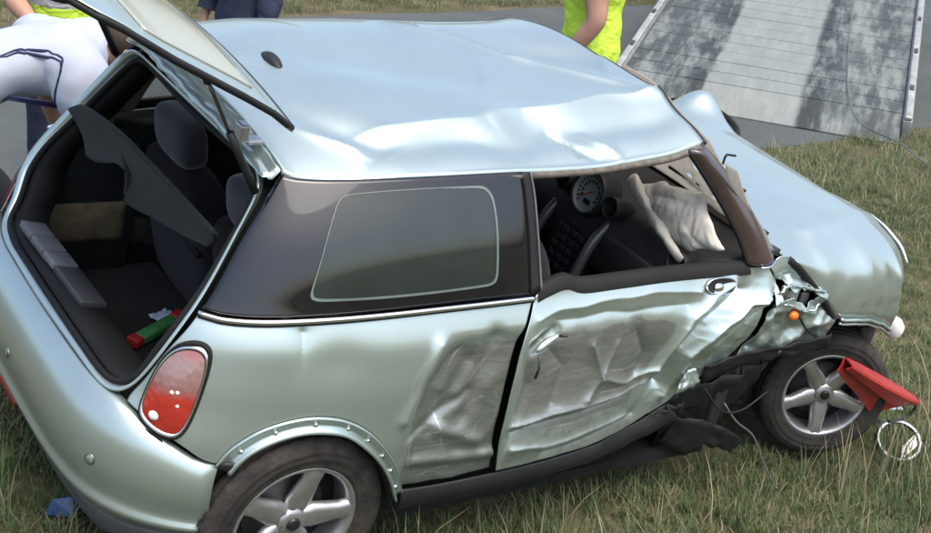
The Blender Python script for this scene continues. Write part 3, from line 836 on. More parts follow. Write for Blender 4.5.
# ---------- roof, pressed down and creased
gut = resample(OUT['gut'], 110)
def roof_z(x, y, zr):
    """crown over the gutter height"""
    w = np.interp(x, [-.2, .2, 1.4], [.53, .60, .575])
    t = np.clip(np.abs(y) / w, 0, 1)
    crown = np.interp(x, [-.2, .3, .9, 1.36], [.068, .085, .086, .066])
    return zr + crown * (1 - t ** 3.2)
NR, NC = 150, 110
ROOF_FOLDS = [  # from, to (x, y), height, half width, sharpness
    ((.10, -.40), (.75, -.34), .012, .034, 1.05), ((.60, -.37), (1.55, -.26), .015, .034, 1.05), ((.10, -.48), (1.40, -.42), -.016, .07, 2),
    ((.62, .48), (1.04, -.04), .014, .032, 1.05), ((.95, .06), (1.40, -.34), .014, .034, 1.05), ((.85, .45), (1.35, -.05), -.026, .12, 2),
    ((-.06, -.30), (.14, -.53), .012, .025, 1.2), ((-.02, -.26), (.20, -.50), -.010, .06, 2), ((.82, -.42), (.90, -.60), -.012, .02, 1.3), ((.93, -.44), (1.0, -.60), .008, .02, 1.3),
    ((.15, .15), (.75, -.12), -.014, .16, 2), ((-.05, .1), (.3, .4), .010, .12, 2)]
Gd = np.zeros((NR, NC, 3))
for j in range(NC):
    gx, gy, gz = gut[j]
    u = j / (NC - 1)
    for i in range(NR):
        t = -1 + 2 * i / (NR - 1)
        y = t * abs(gy)
        # left gutter line runs a little higher at the front
        zr = gz + (t + 1) / 2 * np.interp(u, [0, .5, 1], [.03, .035, .02])
        x = gx + (.005 * (1 - t * t)) * (u ** 6) - .035 * (1 - t * t) * (1 - u) ** 6
        z = roof_z(gx, y, zr)
        # crumple
        wx = x + .05 * noise.noise(Vector((x * 4, y * 4, 11))); wy = y + .05 * noise.noise(Vector((x * 4, y * 4, 21)))
        z += noise.noise(Vector((x * 2.2, y * 2.2, .5))) * .008 + noise.noise(Vector((x * 6, y * 6, 2.5))) * .0012
        for (p0, p1, h, w_, sh) in ROOF_FOLDS:
            d, s, q = seg_dist(np.array(wx), np.array(wy), p0, p1)
            q = float(q); d = float(d)
            z += 1.5 * h * math.exp(-(d / w_) ** sh) * (math.sin(math.pi * min(max(q, .0), 1)) ** .5 if len(ROOF_FOLDS) else 1)
        Gd[i, j] = (x, y, z)
scf = np.zeros((NR, NC))
X_, Y_ = Gd[..., 0], Gd[..., 1]
scf += .46 * np.exp(-((X_ - .86) / .05) ** 2 - ((Y_ + .5) / .05) ** 2) + .40 * np.exp(-((X_ - .98) / .04) ** 2 - ((Y_ + .50) / .02) ** 2)
scf += .36 * np.exp(-((Y_ + .56) / .03) ** 2) * smooth01((X_ - .3) / .3)
edge = Gd[:1].copy(); edge[..., 2] -= .018; edge[..., 1] -= .004
edge2 = Gd[-1:].copy(); edge2[..., 2] -= .018; edge2[..., 1] += .004
Gf = np.vstack([edge, Gd, edge2]); scf = np.vstack([scf[:1], scf, scf[-1:]])
roof = link('roof_panel', grid_mesh('roof_panel', Gf, attr=scf), PAINT, car)
tag(roof, 'creased pale silver roof panel')
solid(roof, .003, -1)
lin_ = Gd[6:-6:4, 3:-3:4].copy(); lin_[..., 2] -= .035
link('headliner', grid_mesh('headliner', lin_, flip=True), LINER, roof)
gseal = gut.copy(); gseal[:, 2] -= .022; gseal[:, 1] -= .004
o = tube('roof_seal', gseal, .011, mat('perished_seal', (.06, .055, .045), .7, c2=(.17, .15, .12), scale=30), car, 8)
g2 = gseal.copy(); g2[:, 1] *= -1; g2[:, 2] += .03
tube('roof_seal', g2, .011, RUBBER, car, 8)
# black windscreen header seal
hs = np.array([Gd[i, -1] + np.array([.010, 0, -.010]) for i in range(NR)])
tube('windscreen_header_seal', hs, .010, BLACKP, car, 8)
# aerial foot on the rear of the roof
fv = []
for t in np.linspace(0, 1, 14):
    w = .026 * (math.sin(math.pi * (.06 + .88 * t)) ** .55)
    h = .030 * (math.sin(math.pi * (.05 + .9 * t)) ** .7)
    fv.append([(.085 + w * math.cos(a), -.005 + .125 * t, h * math.sin(a)) for a in np.linspace(0, math.pi, 9)])
fv = np.array(fv)
fv[..., 2] += 1.398
link('aerial_foot', grid_mesh('aerial_foot', fv), BLACKP, roof)

# ---------- rear header (painted gutter between roof and boot opening) with hinges
hdr = []
yy = np.linspace(-.505, .505, 40)
prof_ = [(-.135, .0), (-.150, -.018), (-.160, -.030), (-.172, -.030), (-.180, -.036), (-.190, -.05)]
for dx, dz in prof_:
    row = []
    for y in yy:
        i = int(round((y / .507 + 1) / 2 * (NR - 1)))
        zt = Gd[i, 0, 2]
        row.append((Gd[i, 0, 0] + (dx + .140), y, max(zt + dz, 1.285 + .012 * (1 - (y / .5) ** 2) if dz < -.035 else -9)))
    hdr.append(row)
hdr = np.array(hdr)
for j in range(hdr.shape[0]):
    for i in range(hdr.shape[1]):
        hdr[j, i, 0] += .008 * noise.noise(Vector((j * .9, i * .5, 3)))
        hdr[j, i, 2] += .007 * noise.noise(Vector((j * .9, i * .5, 8)))
o = link('rear_header', grid_mesh('rear_header', hdr, flip=True), PAINT, car); solid(o, .003, 1)
for y in (-.40, .40):
    hgm = bmesh.new()
    for (x0, x1, z0, z1) in ((-.21, -.16, 1.338, 1.352), (-.235, -.205, 1.345, 1.395)):
        r = bmesh.ops.create_cube(hgm, size=1)
        bmesh.ops.scale(hgm, vec=(x1 - x0, .045, z1 - z0), verts=r['verts'])
        bmesh.ops.translate(hgm, vec=((x0 + x1) / 2, y, (z0 + z1) / 2), verts=r['verts'])
    me = bpy.data.meshes.new('hinge'); hgm.to_mesh(me); hgm.free()
    o = link('hinge', me, ALLOY, car); bevel(o, .006)

# ---------- the raised tailgate
# side profile in tailgate plane: s from the hinge to the bottom edge, h = bulge of the skin
HA = R_(27.0)
hx, hz = -.164, 1.452
def hatch_pt(s, y, h):
    return (hx - s * math.cos(HA) - h * math.sin(HA), y, hz + s * math.sin(HA) * 1.0 + h * math.cos(HA))
def hatch_w(s):
    return np.interp(s, [0, .1, .35, .5, .62, .72, .76], [.545, .552, .575, .590, .575, .52, .46])
def hatch_h(s, q):
    arc = np.interp(s, [0, .06, .16, .4, .55, .70, .76], [.005, .022, .022, .012, .018, .0, -.045])
    return arc + .085 * (1 - abs(q) ** 2.4) * np.interp(s, [0, .3, .76], [1.0, .75, .35])
S_ = np.linspace(0, .76, 50); Q_ = np.linspace(-1, 1, 60)
H = np.array([[hatch_pt(s - .0 * abs(q), hatch_w(s) * q, hatch_h(s, q)) for q in Q_] for s in S_])
inn = np.array([[hatch_pt(s, hatch_w(s) * q * .985, hatch_h(s, q) - .035) for q in Q_] for s in S_])
m_ = np.ones((49, 59), bool); m_[8:28, 5:-5] = False
tg = link('tailgate', grid_mesh('tailgate', H, mask=m_), PAINT, car); solid(tg, .003)
tag(tg, 'raised silver tailgate with curved rear screen')
glz = H[6:31, 3:-3] + np.array([.002, 0, .004])
warmglass = clear_glass('tailgate_glass', (.36, .38, .32), .93)
warmglass.node_tree.nodes['Principled BSDF'].inputs['IOR'].default_value = 2.0
g = link('rear_screen', grid_mesh('rear_screen', glz), warmglass, tg); solid(g, .004)
mi = np.ones((49, 59), bool); mi[10:26, 8:-8] = False
o = link('inner_frame', grid_mesh('inner_frame', inn, mask=mi, flip=True), TRIMD, tg); solid(o, .003)
rim_path = np.vstack([(H[:, 0] + inn[:, 0]) / 2, (H[-1] + inn[-1])[1:-1] / 2, ((H[:, -1] + inn[:, -1]) / 2)[::-1], ((H[0] + inn[0]) / 2)[::-1][1:-1]])
tube('tailgate_edge', rim_path, .010, BLACKP, tg, 8, True)
# struts
for s_ in (-1, 1):
    a = np.array((-.215, .515 * s_, 1.245)); b = np.array(hatch_pt(.27, .50 * s_, -.025))
    st_ = tube('gas_strut', [tuple(a), tuple(a + (b - a) * .55)], .011, BLACKP, car, 10, n=4)
    tube('strut_rod', [tuple(a + (b - a) * .5), tuple(b)], .005, mat('strut_rod', (.12, .12, .12), .25, .9), st_, 8, n=4)
    o = link('strut_joint', lathe_mesh('strut_joint', [(.0001, -.012), (.010, -.010), (.013, 0), (.010, .010), (.0001, .012)], 12), BLACKP, st_)
    o.location = b

# ---------- right tail lamp
tl = resample(OUT['tl'] + OUT['tl'][:1], 64)
for _ in range(2):
    q = tl[:-1]; q = (np.roll(q, 1, 0) + 2 * q + np.roll(q, -1, 0)) / 4; tl = np.vstack([q, q[:1]])
tc_ = tl[:-1].mean(0)
def tl_loop(k, off):
    q = tc_ + (tl[:-1] - tc_) * k
    return onenv(q, off)[0]
def lens_mat():
    m, nt, n, l, b = nodes_of('tail_lens')
    tc = n.new('ShaderNodeTexCoord'); sx = n.new('ShaderNodeSeparateXYZ')
    l.new(tc.outputs['Object'], sx.inputs[0])
    nz = n.new('ShaderNodeTexNoise'); nz.inputs['Scale'].default_value = 30; nz.inputs['Detail'].default_value = 5
    l.new(tc.outputs['Object'], nz.inputs['Vector'])
    ad = n.new('ShaderNodeMath'); ad.operation = 'MULTIPLY_ADD'; ad.inputs[1].default_value = .05
    l.new(nz.outputs['Fac'], ad.inputs[0]); l.new(sx.outputs['Z'], ad.inputs[2])
    r = ramp(n, [(0.0, (.30, .016, .012)), (.42, (.38, .028, .018)), (.56, (.24, .12, .11)), (.80, (.27, .18, .17)), (1.0, (.32, .07, .06))])
    mr = n.new('ShaderNodeMapRange'); mr.inputs['From Min'].default_value = .64; mr.inputs['From Max'].default_value = .90
    l.new(ad.outputs[0], mr.inputs['Value']); l.new(mr.outputs[0], r.inputs['Fac']); l.new(r.outputs['Color'], b.inputs['Base Color'])
    b.inputs['Roughness'].default_value = .08; b.inputs['Coat Weight'].default_value = 1.0; b.inputs['Coat Roughness'].default_value = .03
    vo = n.new('ShaderNodeTexVoronoi'); vo.inputs['Scale'].default_value = 55; l.new(tc.outputs['Object'], vo.inputs['Vector'])
    bp = n.new('ShaderNodeBump'); bp.inputs['Strength'].default_value = .35; bp.inputs['Distance'].default_value = .004
    l.new(vo.outputs['Distance'], bp.inputs['Height']); l.new(bp.outputs['Normal'], b.inputs['Normal'])
    return m
rows = np.array([tl_loop(1.06, .000), tl_loop(1.05, .008), tl_loop(1.0, .010), tl_loop(.97, .004)])
lamp = link('tail_lamp', grid_mesh('tail_lamp', rows, closed_u=True, flip=True), RUBBER, car)
tag(lamp, 'red and clear right tail lamp in a chrome ring')
rows = np.array([tl_loop(.985, .006), tl_loop(.97, .014), tl_loop(.93, .016), tl_loop(.89, .010), tl_loop(.885, .004)])
link('chrome_ring', grid_mesh('chrome_ring', rows, closed_u=True, flip=True), mat('lamp_chrome', (.62, .63, .62), .22, 1.0, var=.1), lamp)
rows = np.array([tl_loop(k, .010 + .016 * (1 - k ** 2)) for k in (.89, .8, .65, .45, .25, .02)])
link('lens', grid_mesh('lens', rows, closed_u=True, flip=True), lens_mat(), lamp)
def lamp_dot(name, u, z, r, m_):
    p, d = onenv(np.array([[u[0], u[1], z]]), .022)
    o = link(name, lathe_mesh(name, [(.0001, -r * .6), (r * .6, -r * .45), (r, 0)], 16), m_, lamp)
    o.location = p[0]; o.rotation_euler = Vector(d[0]).to_track_quat('-Y', 'Z').to_euler()
whitel = mat('clear_bulb', (.85, .82, .80), .1, coat=1)
lamp_dot('reversing_bulb', (-.462, -.645), .672, .015, whitel)
lamp_dot('bulb', (-.425, -.655), .745, .009, whitel)
lamp_dot('bulb', (-.410, -.660), .748, .008, whitel)
lamp_dot('bulb', (-.410, -.670), .712, .006, whitel)
vt = env_pts(OUT['vent'], .006)
vp = patch_from_loop('air_vent', vt, .003, RUBBER, car)
tl2 = tl.copy()
rows = np.array([tl_loop(k, .006 + .02 * (1 - k ** 2)) for k in (1.05, .9, .6, .3, .02)]); rows[..., 1] *= -1
link('tail_lamp', grid_mesh('tail_lamp', rows, closed_u=True), lens_mat(), car)

# ---------- bonnet (clamshell carrying the arch tops), buckled
bx_ = np.linspace(1.79, 2.90, 110)
edge_z = np.interp(bx_, [1.79, 1.87, 1.95, 2.03, 2.09, 2.14, 2.20, 2.27, 2.37, 2.51, 2.60, 2.70, 2.80, 2.90], [1.045, 1.003, .945, .88, .825, .782, .768, .766, .746, .70, .655, .61, .58, .56])
edge_y = np.interp(bx_, [1.79, 2.03, 2.3, 2.51, 2.62, 2.70, 2.80, 2.90], [-.728, -.780, -.788, -.763, -.72, -.66, -.54, -.34])
cz_ = np.interp(bx_, [1.79, 2.0, 2.3, 2.5, 2.64, 2.74, 2.82, 2.90], [1.035, 1.055, 1.055, 1.035, 1.00, .945, .86, .74])
NB = 120
Bn = np.zeros((NB, 110, 3))
for j in range(110):
    for i in range(NB):
        a = math.pi * i / (NB - 1)
        ca, sa = math.cos(a), math.sin(a)
        e = .36
        yv = -np.sign(ca) * abs(ca) ** e
        zv = abs(sa) ** .55
        y = abs(edge_y[j]) * yv
        z = edge_z[j] + (cz_[j] - edge_z[j]) * zv - .035 * max(0, abs(yv) - .2) ** 2
        x = bx_[j]
        # buckled far corner and folds
        z += .17 * math.exp(-((x - 2.64) / .15) ** 2 - ((y - .62) / .16) ** 2)
        f = noise.noise(Vector((x * 4, y * 4, 1))) * .007
        d, s, q = seg_dist(np.array(x), np.array(y), (2.05, -.60), (2.72, -.42)); f += .012 * math.exp(-(float(d) / .04) ** 2)
        d, s, q = seg_dist(np.array(x), np.array(y), (2.35, .1), (2.70, -.25)); f -= .010 * math.exp(-(float(d) / .06) ** 2)
        z += f * sa
        yo = 0
        if y < -.5:
            # folds in the right flank near the lamp
            for fx, w, h in ((2.47, .022, .020), (2.54, .020, -.022), (2.60, .025, .022)):
                xx = x + .25 * (z - .8)
                yo += h * math.exp(-((xx - fx) / w) ** 2) * smooth01((.97 - z) / .1)
            yo += .010 * noise.noise(Vector((x * 9, z * 9, 4)))
        Bn[i, j] = (x, y + float(yo), z)
X_, Z_ = Bn[..., 0], Bn[..., 2]
scb = .5 * np.exp(-((Z_ - .80) / .05) ** 2) * smooth01((X_ - 2.15) / .1) * (Bn[..., 1] < -.6)
bonnet = link('bonnet', grid_mesh('bonnet', Bn, attr=scb), PAINT, car)
tag(bonnet, 'buckled silver bonnet with a raised far corner')
solid(bonnet, .003, -1)
# shut line seal and arch moulding
sl = np.array([Bn[0, j] for j in range(2, 36)]); sl[:, 1] += .006; sl[:, 2] -= .008
tube('bonnet_seal', sl, .015, RUBBER, bonnet, 8)
am = np.array([Bn[0, j] for j in range(38, 94)])
tube('arch_lip', am + np.array([0, -.004, 0]), .007, CHROME if False else PAINT, bonnet, 8)
tube('arch_lip', am + np.array([0, -.002, -.018]), .006, PAINT, bonnet, 8)
tube('arch_gasket', am + np.array([0, .006, -.010]), .007, RUBBER, bonnet, 8)
# washer jets and dark chip on the bonnet
for (xx, yy_) in ((2.0, -.30), (2.0, .30)):
    j = int((xx - 1.79) / 1.11 * 109)
    i = int(np.argmin(np.abs(Bn[:, j, 1] - yy_)))
    o = box('washer_jet', -.018, .018, -.010, .010, 0, .010, BLACKP, bonnet, .004)
    o.location = Bn[i, j]
# lamp cluster remains at the front right corner
fl_ = np.array(OUT['frontlamp'][0])
o = link('lamp_remnant', lathe_mesh('lamp_remnant', [(.0001, -.05), (.018, -.045), (.030, -.02), (.032, .01), (.022, .03)], 16), mat('white_lamp', (.75, .76, .75), .2, coat=1), car)
o.location = (2.66, -.715, .625); o.scale = (.8, 1, 1.5)
# front lip seen over the far edge: dark lamp rim on the buckled corner
rimp = resample([(2.60, .76, 1.0), (2.70, .70, 1.02), (2.76, .58, 1.01), (2.74, .46, .995), (2.66, .36, .985)], 20)
tube('lamp_rim', rimp, .014, RUBBER, bonnet, 8)

sl_ = resample([(2.70, -.36, .957), (2.71, -.43, .938), (2.715, -.49, .915), (2.715, -.545, .892), (2.705, -.605, .852)], 24)
tube('lamp_rim', sl_ + np.array([.010, -.006, .002]), [.004 + .010 * math.sin(math.pi * i / 23) for i in range(24)], RUBBER, bonnet, 8)
tube('lamp_trim', sl_ + np.array([.032, -.016, .006]), [.003 + .007 * math.sin(math.pi * i / 23) for i in range(24)], PAINT, bonnet, 8)
# ---------- scuttle, windscreen
sc_ = np.array([[(1.72 + .10 * v, y, 1.02 + .012 * math.cos(y * 2) - .025 * v) for y in np.linspace(-.71, .71, 30)] for v in (0, .35, .7, 1.0)])
o = link('scuttle_panel', grid_mesh('scuttle_panel', sc_), BLACKP, car); solid(o, .006)
ws = []
for v in np.linspace(0, 1, 24):
    row = []
    for u in np.linspace(-1, 1, 40):
        wy = .56 + (.70 - .56) * v
        xb = 1.40 + (1.76 - 1.40) * v + (.075 - .03 * v) * (1 - u * u)
        zb = (1.385 - (.02 if u > 0 else 0) + .06 * (1 - u * u)) * (1 - v) + (1.02) * v
        row.append((xb + .012 * noise.noise(Vector((u * 3, v * 3, 0))), wy * u, zb + .02 * noise.noise(Vector((u * 2.3, v * 2.3, 5)))))
    ws.append(row)
ws = np.array(ws)
mm = np.ones((23, 39), bool)
for j in range(23):
    for i in range(39):
        if noise.noise(Vector((j * .35, i * .35, 9))) > .34 and 3 < j < 20 and 6 < i < 34: mm[j, i] = False
o = link('windscreen', grid_mesh('windscreen', ws, mask=mm), CRAZED, car); solid(o, .006)
tag(o, 'shattered windscreen, crazed pale')
# wiper arm lying on the scuttle
tube('wiper_arm', [(1.80, -.62, 1.05), (1.78, -.40, 1.075), (1.75, -.12, 1.085)], .007, BLACKP, car, 8, n=10)
# splinter of trim standing up beside the pillar
tube('trim_splinter', [(1.392, -.66, 1.352), (1.391, -.66, 1.375), (1.395, -.66, 1.386), (1.44, -.66, 1.380)], .004, BLACKP, car, 6, n=12, smooth=False)
gs_ = coons_r(resample([(1.40, -.662, 1.355), (1.46, -.668, 1.330)], 8), resample([(1.53, -.672, 1.215), (1.60, -.68, 1.165)], 8), resample([(1.40, -.662, 1.355), (1.43, -.668, 1.30), (1.53, -.672, 1.215)], 14), resample([(1.46, -.668, 1.330), (1.53, -.672, 1.245), (1.60, -.68, 1.165)], 14))
o = link('glass_shard', grid_mesh('glass_shard', gs_), CRAZED, car); solid(o, .005)

# ---------- wheels (local axis y, outer face towards -y)
def tyre_mesh():
    R, W = .302, .092
    prof = [(.196, -.080), (.205, -.090), (.210, -.094), (.213, -.0925), (.225, -.097), (.236, -.0990), (.239, -.1005), (.242, -.0990), (.258, -.0985), (.262, -.1000), (.266, -.0965), (.278, -.0930), (.289, -.085), (.2965, -.074)]
    for y in (-.060, -.022, .022, .060):
        prof += [(.300, y - .006), (.292, y - .004), (.292, y + .004), (.300, y + .006)]
    prof += [(.2965, .074), (.289, .085), (.275, .094), (.250, .099), (.225, .097), (.205, .090), (.196, .080)]
    seg = 120
    G = []
    for r, h in prof:
        row = []
        for k in range(seg):
            t = 2 * math.pi * k / seg
            rr = r - (.004 if (r > .295 and k % 3 == 0 and abs(h) > .03) else 0)
            row.append((rr * math.cos(t), h, rr * math.sin(t)))
        G.append(row)
    return grid_mesh('tyre', np.array(G), closed_u=True)
def spoke_mesh():
    v = []; f = []
    st = [(.030, .032, -.064), (.070, .042, -.068), (.110, .036, -.073), (.150, .030, -.078), (.180, .033, -.080), (.192, .042, -.078)]
    for r, w, h in st:
        v += [(-w, h + .022, r), (-w * .92, h + .004, r), (-w * .45, h - .005, r), (0, h - .001, r), (w * .45, h - .005, r), (w * .92, h + .004, r), (w, h + .022, r)]
    n = 7
    for j in range(len(st) - 1):
        for i in range(n - 1):
            f.append((j * n + i, j * n + i + 1, (j + 1) * n + i + 1, (j + 1) * n + i))
    return pydata('spoke', v, f)
TY = tyre_mesh(); SPK = spoke_mesh()
RIM = lathe_mesh('wheel', [(.192, .085), (.180, .06), (.176, 0), (.178, -.05), (.184, -.078), (.190, -.084), (.199, -.088), (.203, -.084), (.203, -.076)], 64)
HUB = lathe_mesh('hub', [(.0001, -.078), (.020, -.078), (.034, -.076), (.044, -.070), (.052, -.055)], 32)
CAP = lathe_mesh('hub_cap', [(.0001, -.086), (.016, -.086), (.0205, -.084), (.022, -.078)], 24)
DISC = lathe_mesh('brake_disc', [(.0001, -.028), (.060, -.028), (.062, -.010), (.128, -.010), (.128, .010), (.03, .010)], 48)
BARR = lathe_mesh('brake_drum', [(.0001, -.004), (.172, -.002), (.174, .02)], 32)
for me_, m_ in ((TY, TYRE), (SPK, ALLOY), (RIM, ALLOY), (HUB, ALLOY), (CAP, mat('cap_black', (.015, .015, .017), .25)), (DISC, STEELD), (BARR, TRIMD)):
    me_.materials.append(m_)
def wheel(loc, rotz=0.0, rotx=0.0, spin=0.0, label=None):
    w = link('wheel', RIM, None, car)
    w.location = loc
    w.rotation_euler = (Matrix.Rotation(rotz, 3, 'Z') @ Matrix.Rotation(rotx, 3, 'X') @ Matrix.Rotation(spin, 3, 'Y')).to_euler()
    link('tyre', TY, None, w); link('hub', HUB, None, w); link('hub_cap', CAP, None, w); link('brake_disc', DISC, None, w); link('brake_drum', BARR, None, w)
    for k in range(5):
        s = link('spoke', SPK, None, w); s.rotation_euler = (0, 2 * math.pi * k / 5, 0)
    for k in range(5):
        a = 2 * math.pi * (k + .5) / 5
        b = box('wheel_bolt', -.006, .006, -.076, -.06, -.006, .006, STEELD, w, .002)
        b.location = (.030 * math.sin(a), 0, .030 * math.cos(a))
    if label: w['label'] = label
    return w
wheel((-.055, -.705, .305), 0, 0, R_(14), 'right rear alloy wheel under the bare arch flange')
wheel((-.055, .70, .302), math.pi)
fw_ = wheel((2.43, -.640, .325), R_(-27), R_(-4), R_(31), 'right front alloy wheel pushed back and turned in')
fw_.scale = (.91, 1, .91)
wheel((2.467, .70, .302), math.pi)

# ---------- torn plastic round the right front wheel
def strip(name, a, b, material, parent, n=24, th=.005, jag=0.0, jit=.0):
    A = resample(a, n); B = resample(b, n)
    rows = []
    for t in np.linspace(0, 1, 7):
        r = A * (1 - t) + B * t
        for i in range(n):
            r[i] += np.array([noise.noise(Vector((i * .4, t * 3, 1))), noise.noise(Vector((i * .4, t * 3, 4))), noise.noise(Vector((i * .4, t * 3, 7)))]) * jit
        rows.append(r)
    o = link(name, grid_mesh(name, np.array(rows)), material, parent)
    solid(o, th, 0)
    return o
strip('torn_arch_trim', [(1.56, -.742, .60), (1.72, -.765, .648), (1.92, -.785, .672), (2.14, -.80, .70)],
      [(1.58, -.735, .52), (1.74, -.752, .582), (1.94, -.772, .610), (2.16, -.79, .63)], BLACKP, car, jit=.012)
strip('torn_liner', [(1.46, -.70, .46), (1.62, -.71, .50), (1.80, -.72, .54), (1.98, -.70, .58)],
      [(1.50, -.68, .24), (1.66, -.66, .22), (1.82, -.66, .26), (1.98, -.64, .34)], BLACKP, car, jit=.03)
strip('torn_liner', [(1.98, -.68, .60), (2.06, -.66, .63), (2.2, -.62, .70), (2.4, -.6, .74), (2.66, -.6, .60)],
      [(1.98, -.36, .55), (2.06, -.36, .60), (2.2, -.36, .68), (2.4, -.36, .72), (2.66, -.36, .58)], BLACKP, car, jit=.02)
strip('hanging_undertray', [(1.52, -.735, .385), (1.66, -.76, .36), (1.80, -.775, .30), (1.88, -.78, .25)],
      [(1.50, -.70, .26), (1.62, -.73, .20), (1.70, -.75, .24), (1.84, -.77, .20)], BLACKP, car, jit=.012)
strip('bent_seam', [(1.30, -.755, .40), (1.44, -.735, .44), (1.52, -.74, .45)], [(1.32, -.745, .33), (1.46, -.715, .35), (1.54, -.73, .37)], BLACKP, car, jit=.02)
strip('torn_metal_flap', [(1.455, -.742, .565), (1.475, -.745, .60), (1.50, -.75, .605)], [(1.44, -.75, .505), (1.475, -.765, .53), (1.53, -.765, .555)], PAINT, car, 14, .003, jit=.008)
tube('dangling_cable', [(1.70, -.77, .44), (1.78, -.79, .36), (1.90, -.80, .28), (1.99, -.82, .16), (2.06, -.88, .05)], .004, GREYP, car, 6, n=20)
for k, pts in enumerate(([(1.86, -.76, .86), (1.90, -.80, .80), (1.97, -.80, .74), (2.05, -.80, .70)], [(1.60, -.74, .50), (1.68, -.78, .42), (1.80, -.78, .40), (1.93, -.77, .46)])):
    tube('loose_wire', pts, .004, BLACKP, car, 6, n=16)
box('subframe', 1.60, 2.72, -.52, .52, .18, .40, STEELD, car, .03)
box('engine_block', 1.95, 2.62, -.48, .48, .36, .84, STEELD, car, .05)
box('bulkhead', 1.74, 1.80, -.70, .70, .25, .96, STEELD, car, .01)
box('front_crash_beam', 2.66, 2.76, -.60, .60, .42, .56, STEELD, car, .02)
fbm = np.array([[(2.70 + .14 * math.cos(y * 2.2) + dx, y, z) for y in np.linspace(-.55, .74, 30)] for z, dx in ((.60, -.03), (.56, .03), (.46, .05), (.34, .04), (.24, -.02))])
o = link('front_bumper', grid_mesh('front_bumper', fbm), PAINT, car); solid(o, .004)

# ---------- interior
box('floor_pan', -.50, 1.76, -.70, .70, .17, .21, TRIMD, car)
box('boot_floor', -.54, .06, -.56, .60, .40, .425, CARPET, car, .005)
box('boot_back_panel', -.545, -.515, -.56, .56, .40, .62, CARPET, car, .01)
box('inner_side', -.12, 1.74, .64, .70, .20, .95, TRIMD, car, .01)
box('inner_side', .30, .66, -.70, -.64, .20, .95, TRIMD, car, .01)
box('inner_side', -.34, .30, -.57, -.54, .42, .93, CARPET, car, .01)
ls_ = box('inner_side', -.40, -.06, .57, .60, .42, .90, CARPET, car, .01)
pk = np.array([[(x, .566 - .012 * math.sin(math.pi * u) * math.sin(math.pi * v), z) for u, x in zip(np.linspace(0, 1, 16), np.linspace(-.37, -.09, 16))] for v, z in zip(np.linspace(0, 1, 8), np.linspace(.54, .69, 8))])
o = link('side_pocket', grid_mesh('side_pocket', pk), mat('pocket_fibre', (.13, .105, .06), .9, var=.4, scale=18), ls_); solid(o, .006)
def cushion(name, c, s, rot, material, parent, e=.45, n=20, puff=0.0):
    v = []
    for i in range(n + 1):
        a = -math.pi / 2 + math.pi * i / n
        row = []
        for k in range(2 * n):
            b = 2 * math.pi * k / (2 * n)
            sg = lambda w: math.copysign(abs(w) ** e, w)
            row.append((s[0] * sg(math.cos(a)) * sg(math.cos(b)), s[1] * sg(math.cos(a)) * sg(math.sin(b)), s[2] * sg(math.sin(a))))
        v.append(row)
    o = link(name, grid_mesh(name, np.array(v), closed_u=True), material, parent)
    o.location = c; o.rotation_euler = rot
    return o
for y in (.28, -.28):
    b = cushion('rear_seat', (.02, y, .72), (.075, .25, .27), (0, R_(-14), 0), FABRIC, car)
    h = cushion('headrest', (.0, 0, .355), (.052, .145, .085), (0, R_(4), 0), mat('headrest_fabric', (.022, .021, .024), .9, sheen=.4), b, .6)
    for yy_ in (-.05, .05):
        tube('headrest_post', [(0, yy_, .22), (0, yy_, .34)], .007, STEELD, b, 6, n=3)
cushion('rear_bench', (.30, 0, .45), (.24, .55, .09), (0, R_(6), 0), FABRIC, car)
for y in (.36, -.36):
    b = cushion('front_seat', (.86, y, .74), (.085, .235, .33), (0, R_(-18), 0), FABRIC, car)
    h = cushion('headrest', (.0, 0, .42), (.050, .13, .085), (0, 0, 0), FABRIC, b, .6)
    cushion('seat_base', (.26, 0, -.30), (.25, .24, .09), (0, R_(24), 0), FABRIC, b)
# parcel shelf knocked loose, its notched edge hanging into the boot
SHO = [(-.367, .469, 1.077), (-.372, .351, 1.133), (-.363, .222, 1.15), (-.347, .068, 1.155), (-.325, -.064, 1.137), (-.306, -.186, 1.121), (-.265, -.42, 1.081)]
SHI = [(-.300, .44, .925), (-.306, .35, .945), (-.311, .25, .985), (-.310, .17, 1.020), (-.306, .10, 1.018), (-.289, .135, .955), (-.270, .17, .892), (-.262, .08, .902), (-.259, -.031, .93), (-.25, -.217, .967), (-.246, -.363, 1.004)]
T_ = resample(SHO, 70); B_ = resample(SHI, 70)
sg_ = coons_r(T_, B_, resample([SHO[0], SHI[0]], 14), resample([SHO[-1], SHI[-1]], 14))
sg_[..., 0] += .015 * np.sin(np.linspace(0, math.pi, 14))[:, None]
o = link('parcel_shelf', grid_mesh('parcel_shelf', sg_), mat('shelf_carpet', (.024, .031, .029), .95, bump=.5, bscale=260, sheen=.1, spec=.2), car); solid(o, .014, 0)
tag(o, 'loose dark parcel shelf with a notch hanging askew in the boot')
tube('seat_strap', [(-.055, .26, .775), (-.06, .15, .765), (-.06, .04, .75)], .010, RUBBER, car, 6, n=10)
box('strap_buckle', -.075, -.062, .20, .225, .755, .785, mat('buckle_metal', (.5, .5, .5), .3, .9), car, .003)
tube('seat_belt', [(.10, -.42, 1.28), (.09, -.43, 1.05), (.06, -.44, .86)], .004, mat('belt_webbing', (.12, .11, .10), .8), car, 6, n=8)

